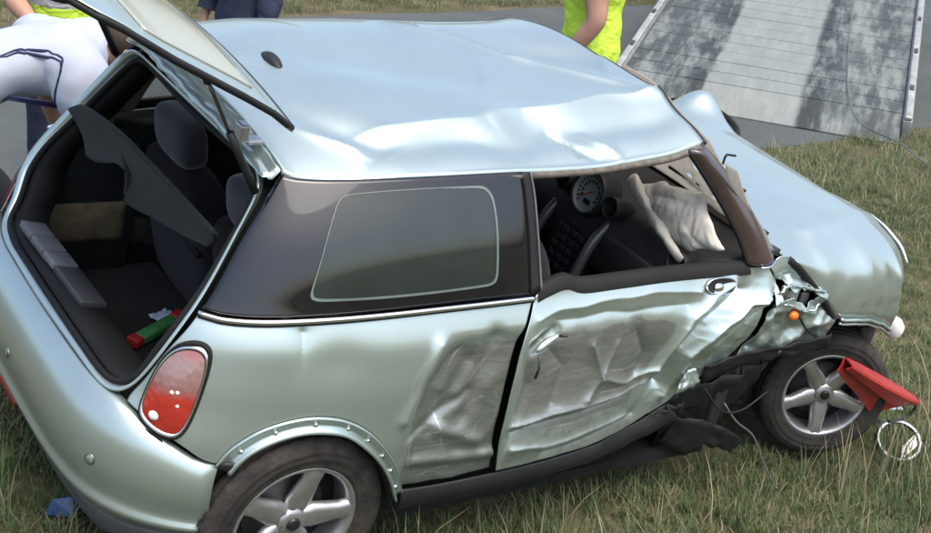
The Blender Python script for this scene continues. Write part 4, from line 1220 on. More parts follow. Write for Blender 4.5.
# dashboard seen through the empty door window
dash = []
for x, z in ((1.44, .70), (1.40, .78), (1.415, .88), (1.45, .955), (1.52, .985), (1.64, 1.0), (1.76, 1.01)):
    dash.append([(x + .035 * (abs(y) / .7) ** 2 - .02 * math.exp(-(y / .2) ** 2), y, z + .012 * math.exp(-(y / .22) ** 2)) for y in np.linspace(-.70, .70, 50)])
dsh = link('dashboard', grid_mesh('dashboard', np.array(dash)), mat('dash_plastic', (.022, .023, .024), .55, bump=.15, bscale=250), car); solid(dsh, .02)
def dial(name, c, r, facemat, ticks=0, tilt=R_(-12)):
    d = link(name, lathe_mesh(name, [(r * 1.0, -.030), (r * 1.06, -.040), (r * 1.16, -.036), (r * 1.22, -.015), (r * 1.2, .06)], 40), BLACKP, dsh)
    d.location = c
    d.rotation_euler = (Matrix.Rotation(R_(-90), 3, 'Z') @ Matrix.Rotation(tilt, 3, 'X')).to_euler()
    fc = link('dial_face', lathe_mesh('dial_face', [(.0001, -.014), (r * .98, -.014), (r * 1.02, -.03)], 40), facemat, d)
    for k in range(ticks):
        a = R_(-135 + 270 * k / (ticks - 1))
        t = box('tick', -.0022, .0022, -.0165, -.015, r * .76, r * .92, BLACKP, d)
        t.rotation_euler = (0, a, 0)
    if ticks:
        for k in range(10):
            a = R_(-120 + 240 * k / 9)
            t = box('numeral', -.006, .006, -.0165, -.015, r * .52, r * .62, BLACKP, d)
            t.rotation_euler = (0, a, 0)
        n_ = box('needle', -.0025, .0025, -.019, -.017, -r * .2, r * .72, mat('needle_red', (.5, .06, .03), .4), d); n_.rotation_euler = (0, R_(-128), 0)
        box('trip_display', -.017, .017, -.0175, -.015, -r * .62, -r * .36, BLACKP, d)
    return d
dial('speedometer', (1.405, -.115, .985), .074, mat('dial_face', (.30, .33, .31), .4, var=.12), 19)
dial('air_outlet', (1.41, -.245, .985), .034, RUBBER)
dial('air_outlet', (1.405, .030, .975), .036, RUBBER)
dial('air_outlet', (1.43, -.60, .95), .036, RUBBER)
cons = box('radio_panel', 1.37, 1.43, -.195, .015, .62, .86, mat('radio_black', (.018, .018, .02), .35), dsh, .012)
for r_ in range(5):
    for c_i in range(4):
        box('radio_button', 1.362, 1.371, -.175 + c_i * .045, -.145 + c_i * .045, .65 + r_ * .040, .672 + r_ * .040, mat('button_grey', (.045, .045, .05), .4), cons, .002)
for y in (-.135, .135):
    tube('console_tube', [(1.44, y * .95 - .09, .93), (1.36, y - .09, .84), (1.30, y * 1.05 - .09, .68), (1.24, y * 1.05 - .09, .46)], .020, mat('console_silver', (.10, .105, .11), .35, .4), dsh, 12, n=20)
box('glove_box', 1.385, 1.41, -.62, -.19, .74, .89, mat('dash_plastic2', (.028, .029, .03), .5), dsh, .012)
box('centre_tunnel', .60, 1.42, -.13, .13, .21, .42, TRIMD, car, .04)
gl_ = tube('gear_lever', [(1.19, 0, .40), (1.21, 0, .52), (1.22, 0, .60)], [.014, .009, .010], BLACKP, car, 10, n=3)
kn = cushion('gear_knob', (1.225, 0, .645), (.024, .024, .034), (0, 0, 0), CHROME, gl_, .9, 10)
sw = tube('steering_wheel', [(1.20 + .05 * math.sin(t) * -1, .36 + .18 * math.cos(t), .86 + .17 * math.sin(t)) for t in np.linspace(0, 2 * math.pi, 40, endpoint=False)], .016, BLACKP, car, 10, True)
cushion('steering_boss', (1.22, .36, .86), (.03, .07, .06), (0, R_(-16), 0), BLACKP, sw, .6, 10)
# deflated passenger airbag, a crumpled white cloth lying over the dashboard
def airbag(name, ctrl, nu, nv, amp, seed, depth):
    C4 = [np.array(c) for c in ctrl]
    T = resample([C4[0], (C4[0] + C4[1]) / 2 + np.array([0, 0, .02]), C4[1]], nu); B = resample([C4[3], (C4[3] + C4[2]) / 2 - np.array([0, 0, .01]), C4[2]], nu)
    G = coons_r(T, B, resample([C4[0], C4[3]], nv), resample([C4[1], C4[2]], nv))
    for j in range(nv):
        for i in range(nu):
            u, v = i / (nu - 1), j / (nv - 1)
            p = G[j, i]
            e = (math.sin(math.pi * u) * math.sin(math.pi * v)) ** .5
            r1 = ridged((p[1] + seed, p[2], 0), 8); r2 = fn((p[1], p[2], seed), 22); r3 = ridged((p[1] * 1.4, p[2] * .8 + seed, 3), 17)
            G[j, i] = p + np.array([-depth * e - amp * r1 - amp * .45 * r3, amp * .5 * r2 + .012 * fn((p[1], p[2], seed + 9), 9), amp * .5 * fn((p[2], p[1], seed), 14) + .012 * fn((p[2], p[1], seed + 4), 9)])
    o = link(name, grid_mesh(name, G), mat('airbag_cloth', (.56, .54, .47), .85, var=.12, scale=8, bump=.2, bscale=60), car)
    solid(o, .003, 0)
    return o
ab = airbag('airbag', [(1.46, -.235, 1.075), (1.45, -.575, 1.205), (1.46, -.725, 1.065), (1.44, -.52, .985)], 70, 50, .026, 3.0, .05)
tag(ab, 'deflated white airbag crumpled over the dashboard')
airbag('airbag', [(1.45, -.215, 1.085), (1.44, -.30, 1.12), (1.40, -.62, .99), (1.41, -.60, .955)], 40, 26, .016, 8.0, .03)

# ================================================================== THE GROUND
RD = Vector((.795, .602)); RN = Vector((-.602, .795))           # along and across the road
def ground_h(x, y):
    plane = -.1358 * x + .0596 * y
    r = math.hypot(x, y)
    k = 1 - smooth01((r - 3.2) / 5.0)                             # the bank levels off away from the car
    plane = plane * float(k) + float(np.clip(plane, -.35, .35)) * .35 * (1 - float(k))
    n_ = -.602 * x + .795 * y
    w = float(smooth01((n_ - 1.25) / 1.7))
    z = plane * (1 - w) + (-.285) * w
    if n_ > 8.3:
        z += .10 * float(smooth01((n_ - 8.3) / 1.5)) + .25 * float(smooth01((n_ - 12) / 30))
    amp = float(smooth01((n_ - 8.4) / .4)) if n_ > 5 else float(smooth01((2.95 - n_) / .4))
    z += amp * (.018 * noise.noise(Vector((x * 1.7, y * 1.7, 0))) + .010 * noise.noise(Vector((x * 5, y * 5, 3))))
    return z
def axis_samples(c, near, step, far):
    a = list(np.arange(-near, near + 1e-6, step))
    s = step; p = near
    while p < far:
        s *= 1.25; p += s; a.append(p); a.insert(0, -p)
    return np.array(a) + c
xs_ = axis_samples(1.0, 6.5, .11, 900); ys_ = axis_samples(3.0, 7.5, .11, 900)
Gg = np.array([[(x, y, ground_h(x, y)) for x in xs_] for y in ys_])
def ground_mat():
    m, nt, n, l, b = nodes_of('verge_soil')
    tc = n.new('ShaderNodeTexCoord')
    a = n.new('ShaderNodeTexNoise'); a.inputs['Scale'].default_value = .9; a.inputs['Detail'].default_value = 9; a.inputs['Roughness'].default_value = .7
    c = n.new('ShaderNodeTexNoise'); c.inputs['Scale'].default_value = 24; c.inputs['Detail'].default_value = 6; c.inputs['Roughness'].default_value = .7
    l.new(tc.outputs['Object'], a.inputs['Vector']); l.new(tc.outputs['Object'], c.inputs['Vector'])
    r = ramp(n, [(.32, (.062, .072, .034)), (.5, (.110, .105, .058)), (.66, (.165, .145, .095))])
    l.new(a.outputs['Fac'], r.inputs['Fac'])
    r2 = ramp(n, [(.3, (.45, .45, .45)), (.7, (1.25, 1.22, 1.15))])
    l.new(c.outputs['Fac'], r2.inputs['Fac'])
    mx = n.new('ShaderNodeMix'); mx.data_type = 'RGBA'; mx.blend_type = 'MULTIPLY'; mx.inputs['Factor'].default_value = 1
    l.new(r.outputs['Color'], mx.inputs['A']); l.new(r2.outputs['Color'], mx.inputs['B']); l.new(mx.outputs['Result'], b.inputs['Base Color'])
    b.inputs['Roughness'].default_value = .95; b.inputs['Specular IOR Level'].default_value = .15
    bp = n.new('ShaderNodeBump'); bp.inputs['Strength'].default_value = .7; bp.inputs['Distance'].default_value = .03
    l.new(c.outputs['Fac'], bp.inputs['Height']); l.new(bp.outputs['Normal'], b.inputs['Normal'])
    return m
tag(link('ground', grid_mesh('ground', Gg), ground_mat()), kind='structure')
# road: a sheet just above the soil with a ragged near edge
def road_mat():
    m, nt, n, l, b = nodes_of('asphalt')
    tc = n.new('ShaderNodeTexCoord')
    a = n.new('ShaderNodeTexNoise'); a.inputs['Scale'].default_value = 1.3; a.inputs['Detail'].default_value = 8
    c = n.new('ShaderNodeTexNoise'); c.inputs['Scale'].default_value = 160; c.inputs['Detail'].default_value = 3
    l.new(tc.outputs['Object'], a.inputs['Vector']); l.new(tc.outputs['Object'], c.inputs['Vector'])
    r = ramp(n, [(.3, (.048, .057, .054)), (.7, (.078, .090, .085))]); l.new(a.outputs['Fac'], r.inputs['Fac'])
    r2 = ramp(n, [(.35, (.6, .6, .6)), (.65, (1.3, 1.3, 1.3))]); l.new(c.outputs['Fac'], r2.inputs['Fac'])
    mx = n.new('ShaderNodeMix'); mx.data_type = 'RGBA'; mx.blend_type = 'MULTIPLY'; mx.inputs['Factor'].default_value = 1
    l.new(r.outputs['Color'], mx.inputs['A']); l.new(r2.outputs['Color'], mx.inputs['B']); l.new(mx.outputs['Result'], b.inputs['Base Color'])
    b.inputs['Roughness'].default_value = .85
    return m
ss = np.concatenate([np.linspace(-400, -14, 20), np.arange(-13.5, 22, .35), np.linspace(24, 400, 20)])
rr_ = []
for k, nn_ in enumerate((3.05, 3.25, 5.6, 8.05, 8.2)):
    row = []
    for s in ss:
        j = (.10 * noise.noise(Vector((s * .8, k, 0))) + .05 * noise.noise(Vector((s * 3, k, 5)))) if k in (0, 4) else 0
        q = RD * s + RN * (nn_ + j)
        z = ground_h(q.x, q.y) + .006 if abs(s) < 30 else -.278
        row.append((q.x, q.y, max(z, -.281) if k in (1, 2, 3) else z - (.0 if k in (1, 2, 3) else .004)))
    rr_.append(row)
tag(link('road', grid_mesh('road', np.array(rr_), flip=True), road_mat()), kind='structure')

# ================================================================== RECOVERY TRUCK LOADING BED
HEAD = R_(16); INC = R_(8.9)
Ld = Vector((math.sin(HEAD) * math.cos(INC), math.cos(HEAD) * math.cos(INC), math.sin(INC)))
Cd = Vector((math.cos(HEAD), -math.sin(HEAD), 0))
Nd = Cd.cross(Ld)
bed = empty('truck_loading_bed')
bm_ = Matrix((Cd, Ld, Nd)).transposed().to_4x4()
bm_.translation = Vector((2.22, 6.30, -.262))
bed.matrix_world = bm_
tag(bed, 'tilted grey flatbed recovery truck loading bed lowered onto the road', 'truck bed')
def deck_mat():
    m, nt, n, l, b = nodes_of('worn_deck')
    tc = n.new('ShaderNodeTexCoord'); sx = n.new('ShaderNodeSeparateXYZ'); l.new(tc.outputs['Object'], sx.inputs[0])
    geo = n.new('ShaderNodeNewGeometry')
    # wear runs on from plank to plank: positions turned into the bed's direction
    ad = n.new('ShaderNodeMapping'); ad.inputs['Rotation'].default_value = (0, 0, HEAD); l.new(geo.outputs['Position'], ad.inputs['Vector'])
    mp = n.new('ShaderNodeMapping'); mp.inputs['Scale'].default_value = (9, 1.3, 1); l.new(ad.outputs[0], mp.inputs['Vector'])
    st = n.new('ShaderNodeTexNoise'); st.inputs['Scale'].default_value = 1; st.inputs['Detail'].default_value = 10; st.inputs['Roughness'].default_value = .75; l.new(mp.outputs[0], st.inputs['Vector'])
    bl = n.new('ShaderNodeTexNoise'); bl.inputs['Scale'].default_value = 1; bl.inputs['Detail'].default_value = 8; bl.inputs['Roughness'].default_value = .7
    mp2 = n.new('ShaderNodeMapping'); mp2.inputs['Scale'].default_value = (4.5, 1.6, 1); l.new(ad.outputs[0], mp2.inputs['Vector']); l.new(mp2.outputs[0], bl.inputs['Vector'])
    # pale chequered centre, dark worn wheel tracks at each side
    wob = n.new('ShaderNodeMath'); wob.operation = 'MULTIPLY_ADD'; wob.inputs[1].default_value = .10; l.new(st.outputs['Fac'], wob.inputs[0]); l.new(sx.outputs['X'], wob.inputs[2])
    trk = n.new('ShaderNodeMapRange'); trk.inputs['From Min'].default_value = -1.25; trk.inputs['From Max'].default_value = 1.25
    l.new(wob.outputs[0], trk.inputs['Value'])
    tr = ramp(n, [(0.0, (.30,) * 3), (.10, (.34,) * 3), (.22, (.30,) * 3), (.315, (.14,) * 3), (.335, (.80,) * 3), (.655, (.80,) * 3), (.675, (.14,) * 3), (.74, (.22,) * 3), (.80, (.46,) * 3), (.90, (.30,) * 3), (1.0, (.42,) * 3)])
    l.new(trk.outputs[0], tr.inputs['Fac'])
    s1 = n.new('ShaderNodeMath'); s1.operation = 'ADD'; l.new(st.outputs['Fac'], s1.inputs[0]); l.new(bl.outputs['Fac'], s1.inputs[1])
    # whitish scuffs break up the dark tracks, faint stains the pale middle
    s2 = n.new('ShaderNodeMapRange'); s2.inputs['From Min'].default_value = .92; s2.inputs['From Max'].default_value = 1.16; s2.inputs['To Min'].default_value = -.16; s2.inputs['To Max'].default_value = .62
    l.new(s1.outputs[0], s2.inputs['Value'])
    inv = n.new('ShaderNodeMath'); inv.operation = 'SUBTRACT'; inv.inputs[0].default_value = 1.0; l.new(tr.outputs['Color'], inv.inputs[1])
    s3 = n.new('ShaderNodeMath'); s3.operation = 'MULTIPLY_ADD'; l.new(s2.outputs[0], s3.inputs[0]); l.new(inv.outputs[0], s3.inputs[1]); l.new(tr.outputs['Color'], s3.inputs[2])
    cr = ramp(n, [(.05, (.030, .036, .032)), (.30, (.072, .083, .074)), (.55, (.145, .163, .147)), (.80, (.215, .237, .212)), (1.0, (.28, .303, .272))])
    l.new(s3.outputs[0], cr.inputs['Fac']); l.new(cr.outputs['Color'], b.inputs['Base Color'])
    b.inputs['Roughness'].default_value = .55; b.inputs['Metallic'].default_value = .25
    bp = n.new('ShaderNodeBump'); bp.inputs['Strength'].default_value = .3; bp.inputs['Distance'].default_value = .01; l.new(st.outputs['Fac'], bp.inputs['Height']); l.new(bp.outputs['Normal'], b.inputs['Normal'])
    return m
DECK = deck_mat()
RAIL = mat('bed_rail', (.23, .24, .23), .5, .4, var=.35, scale=7)
DW = 1.22
lp = 0.0
# wedge shaped tail lip
v = [(-DW, 0, .0), (DW, 0, .0), (DW, .50, .075), (-DW, .50, .075), (-DW, 0, -.03), (DW, 0, -.03), (DW, .50, -.03), (-DW, .50, -.03)]
f = [(0, 1, 2, 3), (7, 6, 5, 4), (0, 4, 5, 1), (1, 5, 6, 2), (2, 6, 7, 3), (3, 7, 4, 0)]
o = link('tail_lip', pydata('tail_lip', v, f, False), DECK, bed); bevel(o, .006)
PL = box_mesh('deck_plank', -DW, DW, .0, .262, -.05, 0)
PL.materials.append(DECK)
for k in range(23):
    p = link('deck_plank', PL, None, bed)
    p.location = (0, .512 + k * .276, .075 + .004 * random.random())
    bevel(p, .006)
for s_ in (-1, 1):
    x0, x1 = (DW + .005, DW + .085) if s_ > 0 else (-DW - .085, -DW - .005)
    r = box('side_rail', x0, x1, .25, 6.95, -.12, .115, RAIL, bed, .012)
    box('rail_cap', x0 + .01, x1 - .01, .25, 6.95, .117, .150, mat('rail_cap', (.36, .37, .34), .5, .5, var=.3, scale=9), r, .008)
    for k in range(6):
        yk = .9 + k * 1.0
        box('lashing_ring', (x0 + x1) / 2 - .018, (x0 + x1) / 2 + .018, yk, yk + .10, .152, .165, STEELD, r, .005)
for xk in (-.45, .45):
    box('chassis_beam', xk - .06, xk + .06, .9, 6.9, -.30, -.052, STEELD, bed, .01)
# rear legs that carry the raised front of the bed (behind the picture's upper edge)
for xk in (-.45, .45):
    wpt = bm_ @ Vector((xk, 6.6, -.30))
    drop = wpt.z - ground_h(wpt.x, wpt.y)
    o = box('support_leg', xk - .07, xk + .07, 6.5, 6.64, -.30 - drop - .12, -.28, STEELD, bed, .01)
# winch cable from the bed into the verge
def cable_pt(x, y, dz):
    return (x, y, ground_h(x, y) + dz)
cab = [tuple(bm_ @ Vector((.55, 5.2, .16))), tuple(bm_ @ Vector((.62, 2.5, .12))), tuple(bm_ @ Vector((.80, .3, .11))), cable_pt(3.22, 5.35, .10), cable_pt(3.26, 4.7, .05), cable_pt(3.28, 4.1, .06), cable_pt(3.22, 3.5, .05), cable_pt(3.12, 3.0, .09), cable_pt(3.02, 2.62, .11), cable_pt(2.98, 2.35, .05)]
tag(tube('winch_cable', cab, .0065, mat('steel_rope', (.20, .21, .20), .45, .7), None, 6, n=120), 'thin steel winch cable trailing from the truck bed into the grass', 'cable')

# ================================================================== PEOPLE
SKIN = mat('skin', (.42, .235, .165), .55, var=.12, scale=10)
HAIR = mat('hair', (.035, .022, .015), .7)
SHOE = mat('shoe', (.02, .02, .02), .5)
def skin_mesh(name, chains, subsurf=2):
    """chains: lists of (key, (x,y,z), (rx,ry)); equal keys are one joint"""
    keys = {}; verts = []; rad = []; edges = []
    for ch in chains:
        prev = None
        for k, p, r in ch:
            if k not in keys:
                keys[k] = len(verts); verts.append(p); rad.append(r if isinstance(r, tuple) else (r, r))
            i = keys[k]
            if prev is not None: edges.append((prev, i))
            prev = i
    me = bpy.data.meshes.new(name)
    me.from_pydata([tuple(v) for v in verts], edges, [])
    o = bpy.data.objects.new(name, me); col.objects.link(o)
    md = o.modifiers.new('skin', 'SKIN'); md.use_smooth_shade = True; md.branch_smoothing = .6
    sv = me.skin_vertices[0].data
    for i, r in enumerate(rad):
        sv[i].radius = r; sv[i].use_root = (i == 0)
    sb = o.modifiers.new('sub', 'SUBSURF'); sb.levels = subsurf; sb.render_levels = subsurf
    dg = bpy.context.evaluated_depsgraph_get(); dg.update()
    ev = o.evaluated_get(dg)
    m2 = bpy.data.meshes.new_from_object(ev)
    bpy.data.objects.remove(o); bpy.data.meshes.remove(me)
    m2.name = name
    m2.polygons.foreach_set('use_smooth', [True] * len(m2.polygons))
    return m2
def V3(p): return Vector(p)
def hand_chains(pre, wrist, direction, side, palm_n):
    """palm with five bent fingers"""
    d = V3(direction).normalized(); n_ = V3(palm_n).normalized(); s = d.cross(n_).normalized() * side
    w = V3(wrist); ch = []
    kn = w + d * .085
    ch.append([(pre + 'wrist', tuple(w), (.026, .020)), (pre + 'palm', tuple(w + d * .045), (.036, .017)), (pre + 'kn', tuple(kn), (.038, .015))])
    for k, (off, ln) in enumerate(((-.030, .070), (-.010, .080), (.010, .076), (.029, .060))):
        b = kn + s * off
        ch.append([(pre + 'kn', tuple(kn), (.03, .014)), ('%sf%da' % (pre, k), tuple(b + d * .015), .0088), ('%sf%db' % (pre, k), tuple(b + d * (ln * .55) + n_ * .010), .0082), ('%sf%dc' % (pre, k), tuple(b + d * ln * .9 + n_ * .032), .0072)])
    ch.append([(pre + 'palm', tuple(w + d * .045), (.036, .017)), (pre + 'ta', tuple(w + d * .050 - s * .040 + n_ * .008), .011), (pre + 'tb', tuple(w + d * .085 - s * .052 + n_ * .020), .009)])
    return ch
def lerp(a, b, t): return tuple(np.array(a) * (1 - t) + np.array(b) * t)
def person(label, J, loc, yaw, top, top_mat, legs_mat, sleeve=.55, extra=None, group=None, hair_mat=HAIR):
    """J: joints in the person's own frame (x right, y ahead, z up)"""
    root = empty('person', loc); root.rotation_euler = (0, 0, yaw)
    tag(root, label, 'person', group)
    ch = [[('pel', J['pel'], (.135, .10)), ('wai', J['wai'], (.125, .095)), ('che', J['che'], (.155, .115)), ('uch', lerp(J['che'], J['nek'], .55), (.125, .085)), ('nek', J['nek'], (.056, .056)), ('hd0', J['hd'], (.082, .092)), ('hd1', J['hd1'], (.078, .090))]]
    for s in 'lr':
        ch.append([('uch', J['che'], .1), ('sh' + s, J['sh' + s], .062), ('el' + s, J['el' + s], .044), ('fo' + s, lerp(J['el' + s], J['wr' + s], .4), .042), (s + 'wrist', J['wr' + s], (.026, .020))])
        dr = np.array(J['wr' + s]) - np.array(J['el' + s])
        ch += hand_chains(s, J['wr' + s], tuple(dr), 1 if s == 'r' else -1, J.get('pn' + s, (1 if s == 'l' else -1, 0, 0)))
        ch.append([('pel', J['pel'], .1), ('hi' + s, J['hi' + s], .090), ('kn' + s, J['kn' + s], .058), ('ca' + s, lerp(J['kn' + s], J['an' + s], .35), .056), ('an' + s, J['an' + s], .038), ('he' + s, tuple(np.array(J['an' + s]) + np.array((0, .03, -.06))), .036), ('to' + s, tuple(np.array(J['an' + s]) + np.array((0, .16, -.07))), .030)])
    hd = V3(J['hd']); up = (V3(J['hd1']) - hd).normalized(); fw = V3(J['face']).normalized(); rt = fw.cross(up).normalized()
    ch.append([('hd0', J['hd'], .07), ('nose', tuple(hd + fw * .088 + up * .0), .012)])
    body = link('body', skin_mesh('body', ch, 3), SKIN, root)
    for s_ in (-1, 1):
        e = cushion('eye', tuple(hd + fw * .073 + rt * .032 * s_ + up * .03), (.011, .011, .009), (0, 0, 0), mat('eye', (.6, .6, .58), .2), root, 1.0, 8)
        e2 = cushion('ear', tuple(hd + rt * .078 * s_ + up * .005), (.010, .018, .030), (0, 0, 0), SKIN, root, 1.0, 8)
    cushion('mouth', tuple(hd + fw * .078 - up * .038), (.022, .008, .006), (0, 0, 0), mat('lips', (.35, .13, .11), .5), root, 1.0, 8)
    hr = cushion('hair', tuple(hd + up * .055 - fw * .022), (.090, .105, .085), (0, 0, 0), hair_mat, root, .9, 14)
    # clothes: the body's own surface let out a little, so they always cover it
    bones = [('t', J['pel'], J['wai']), ('t', J['wai'], J['che']), ('t', J['che'], lerp(J['che'], J['nek'], .85)), ('n', lerp(J['che'], J['nek'], .85), J['hd']), ('n', J['hd'], J['hd1'])]
    for s in 'lr':
        fo = lerp(J['el' + s], J['wr' + s], 1.5)
        bones += [('t', lerp(J['che'], J['nek'], .5), J['sh' + s]), ('a', J['sh' + s], J['el' + s]), ('f', J['el' + s], fo), ('l', J['hi' + s], J['kn' + s]), ('l', J['kn' + s], lerp(J['kn' + s], J['an' + s], .97)), ('s', J['an' + s], tuple(np.array(J['an' + s]) + np.array((0, .1, -.07)))), ('p', J['pel'], J['hi' + s])]
    bm0 = body.data
    co = np.array([v.co[:] for v in bm0.vertices]); no = np.array([v.normal[:] for v in bm0.vertices])
    best = np.full(len(co), 9.0); kind = np.full(len(co), '-', dtype='<U1'); par = np.zeros(len(co))
    for kd, a_, b_ in bones:
        a_, b_ = np.array(a_), np.array(b_); ab = b_ - a_
        t = np.clip(((co - a_) @ ab) / (ab @ ab), 0, 1); d = np.linalg.norm(co - a_ - t[:, None] * ab, axis=1)
        if kd in 't': d = d * .62
        if kd in 'p': d = d * .7
        m = d < best
        best[m] = d[m]; kind[m] = kd; par[m] = t[m]
    pel, wai = np.array(J['pel']), np.array(J['wai'])
    hz = (co - pel) @ (wai - pel) / np.linalg.norm(wai - pel)                 # height above the hips along the spine
    def cloth(nm, sel, let, material, fold):
        idx = {}; v = []; f = []
        for pg in bm0.polygons:
            if all(sel[i] for i in pg.vertices):
                f.append([idx.setdefault(i, len(idx)) for i in pg.vertices])
        v = [None] * len(idx)
        for i, k in idx.items():
            q = co[i] + no[i] * (let + fold * noise.noise(Vector(co[i]) * 9) + fold * .6 * abs(noise.noise(Vector(co[i]) * 19)))
            v[k] = q
        o = link(nm, pydata(nm, v, f), material, root)
        sm_ = o.modifiers.new('even', 'SMOOTH'); sm_.iterations = 2
        sb_ = o.modifiers.new('sub', 'SUBSURF'); sb_.levels = 1; sb_.render_levels = 1
        solid(o, .006, 1)
        return o
    cloth('trousers', ((kind == 'l') | (kind == 'p') | ((kind == 't') & (hz < .06))), .012, legs_mat, .010)
    for s in 'lr':
        a = np.array(J['an' + s])
        link('shoe', skin_mesh('shoe', [[('a', tuple(a), .044), ('b', tuple(a + np.array((0, .01, -.055))), .048), ('c', tuple(a + np.array((0, .10, -.062))), .044), ('d', tuple(a + np.array((0, .185, -.068))), .034)]]), SHOE, root)
    sh = cloth(top, (((kind == 't') & (hz > -.10)) | ((kind == 'p') & (hz > -.06)) | ((kind == 'a') & (par < sleeve)) | ((kind == 'f') & (sleeve > 1) & (par < .5))), .026, top_mat, .020)
    return root, sh
def stand(lean=0.0, arms=None):
    J = dict(pel=(0, 0, .95), wai=(0, 0, 1.10), che=(0, .0, 1.33), nek=(0, .0, 1.50), hd=(0, .025, 1.60), hd1=(0, .01, 1.67), face=(0, 1, 0),
             shl=(-.185, 0, 1.43), shr=(.185, 0, 1.43), ell=(-.25, -.02, 1.14), elr=(.25, -.02, 1.14), wrl=(-.26, .05, .90), wrr=(.26, .05, .90),
             hil=(-.095, 0, .88), hir=(.095, 0, .88), knl=(-.10, .02, .49), knr=(.10, .02, .49), anl=(-.105, -.02, .09), anr=(.105, -.02, .09))
    if arms: J.update(arms)
    return J
def vest_mat(name, yellow, bands, z0):
    """hi-vis cloth with reflective grey bands at the given heights"""
    m, nt, n, l, b = nodes_of(name)
    tc = n.new('ShaderNodeTexCoord'); sx = n.new('ShaderNodeSeparateXYZ'); l.new(tc.outputs['Object'], sx.inputs[0])
    nz = n.new('ShaderNodeTexNoise'); nz.inputs['Scale'].default_value = 7; nz.inputs['Detail'].default_value = 5; l.new(tc.outputs['Object'], nz.inputs['Vector'])
    r = ramp(n, [(.3, tuple(v * .85 for v in yellow)), (.7, yellow)]); l.new(nz.outputs['Fac'], r.inputs['Fac'])
    last = r.outputs['Color']
    wob = n.new('ShaderNodeMath'); wob.operation = 'MULTIPLY_ADD'; wob.inputs[1].default_value = .03; l.new(nz.outputs['Fac'], wob.inputs[0]); l.new(sx.outputs['Z'], wob.inputs[2])
    for lo_, hi_ in bands:
        a = n.new('ShaderNodeMath'); a.operation = 'GREATER_THAN'; a.inputs[1].default_value = lo_; l.new(wob.outputs[0], a.inputs[0])
        c = n.new('ShaderNodeMath'); c.operation = 'LESS_THAN'; c.inputs[1].default_value = hi_; l.new(wob.outputs[0], c.inputs[0])
        mu = n.new('ShaderNodeMath'); mu.operation = 'MULTIPLY'; l.new(a.outputs[0], mu.inputs[0]); l.new(c.outputs[0], mu.inputs[1])
        mx = n.new('ShaderNodeMix'); mx.data_type = 'RGBA'; l.new(mu.outputs[0], mx.inputs['Factor']); l.new(last, mx.inputs['A']); mx.inputs['B'].default_value = (.36, .37, .38, 1)
        last = mx.outputs['Result']
    l.new(last, b.inputs['Base Color']); b.inputs['Roughness'].default_value = .7
    nb = n.new('ShaderNodeTexNoise'); nb.inputs['Scale'].default_value = 9; nb.inputs['Detail'].default_value = 3; nb.inputs['Distortion'].default_value = 1; l.new(tc.outputs['Object'], nb.inputs['Vector'])
    bp = n.new('ShaderNodeBump'); bp.inputs['Strength'].default_value = .8; bp.inputs['Distance'].default_value = .04; l.new(nb.outputs['Fac'], bp.inputs['Height']); l.new(bp.outputs['Normal'], b.inputs['Normal'])
    return m
YEL = (.55, .80, .06)
NAVY = mat('navy_cloth', (.012, .018, .045), .85, bump=.4, bscale=12)
DARKT = mat('dark_trousers', (.020, .022, .028), .85, bump=.4, bscale=12)
WHITE = mat('white_polo', (.40, .44, .52), .8, var=.06, bump=.5, bscale=8)
def gl3(x, y): return (x, y, ground_h(x, y))
# man bending down beside the far rear corner
JB = dict(pel=(0, -.10, .74), wai=(0, .05, .83), che=(0, .25, .89), nek=(0, .44, .92), hd=(0, .55, .90), hd1=(0, .61, .94), face=(0, .5, -.85),
          shl=(-.19, .34, .90), shr=(.19, .34, .88), ell=(-.22, .42, .64), elr=(.22, .41, .62), wrl=(-.20, .50, .42), wrr=(.19, .49, .40),
          hil=(-.10, -.10, .70), hir=(.10, -.10, .70), knl=(-.13, .12, .42), knr=(.13, .12, .42), anl=(-.13, -.08, .09), anr=(.13, -.08, .09))
pw = c2w((-.48, 1.05, 0))
p1, s1_ = person('person in a white polo shirt with navy piping bending down behind the open boot', JB, gl3(pw.x, pw.y), R_(-52), 'polo_shirt', WHITE, DARKT, .45)
p1.scale = (1.25, 1.12, 1.08)
bv = BVHTree.FromPolygons([v.co.copy() for v in s1_.data.vertices], [tuple(p.vertices) for p in s1_.data.polygons])
def piping(pts, r):
    out = []
    for p in resample(pts, 40):
        h_, n_, i_, d_ = bv.find_nearest(Vector(p)); out.append(tuple(h_ + n_ * .002))
    return out
for dz in (0, .018):
    tube('piping', piping([(.14, -.12, .92 - dz), (.14, .02, 1.0 - dz), (.17, .16, 1.02 - dz), (.21, .27, .95 - dz), (.20, .25, .82 - dz), (.17, .16, .74 - dz)], 0), .0055, mat('navy_piping', (.015, .022, .07), .8), s1_, 6)
    tube('piping', piping([(.17, -.10, .74 - dz), (.18, -.04, .70 - dz), (.17, -.02, .66 - dz)], 0), .0055, mat('navy_piping', (.015, .022, .07), .8), s1_, 6)
# worker behind him, only the vest in view
V2 = vest_mat('hivis_banded', YEL, [(.985, 1.035), (1.13, 1.18), (1.27, 1.31)], 0)
pw = c2w((.22, 1.88, 0))
J2 = stand(arms=dict(elr=(.24, .06, 1.16), wrr=(.16, .27, 1.05)))
p2, s2_ = person('person in a yellow reflective vest with grey bands standing at the left edge', J2, gl3(pw.x, pw.y), R_(-150), 'reflective_vest', V2, NAVY, .25)
# dark clothed person on the road
pw = c2w((2.10, 4.1, 0))
p3, s3_ = person('person in dark navy clothing standing on the road behind the roof', stand(), gl3(pw.x, pw.y), R_(150), 'dark_jacket', NAVY, NAVY, 1.7)
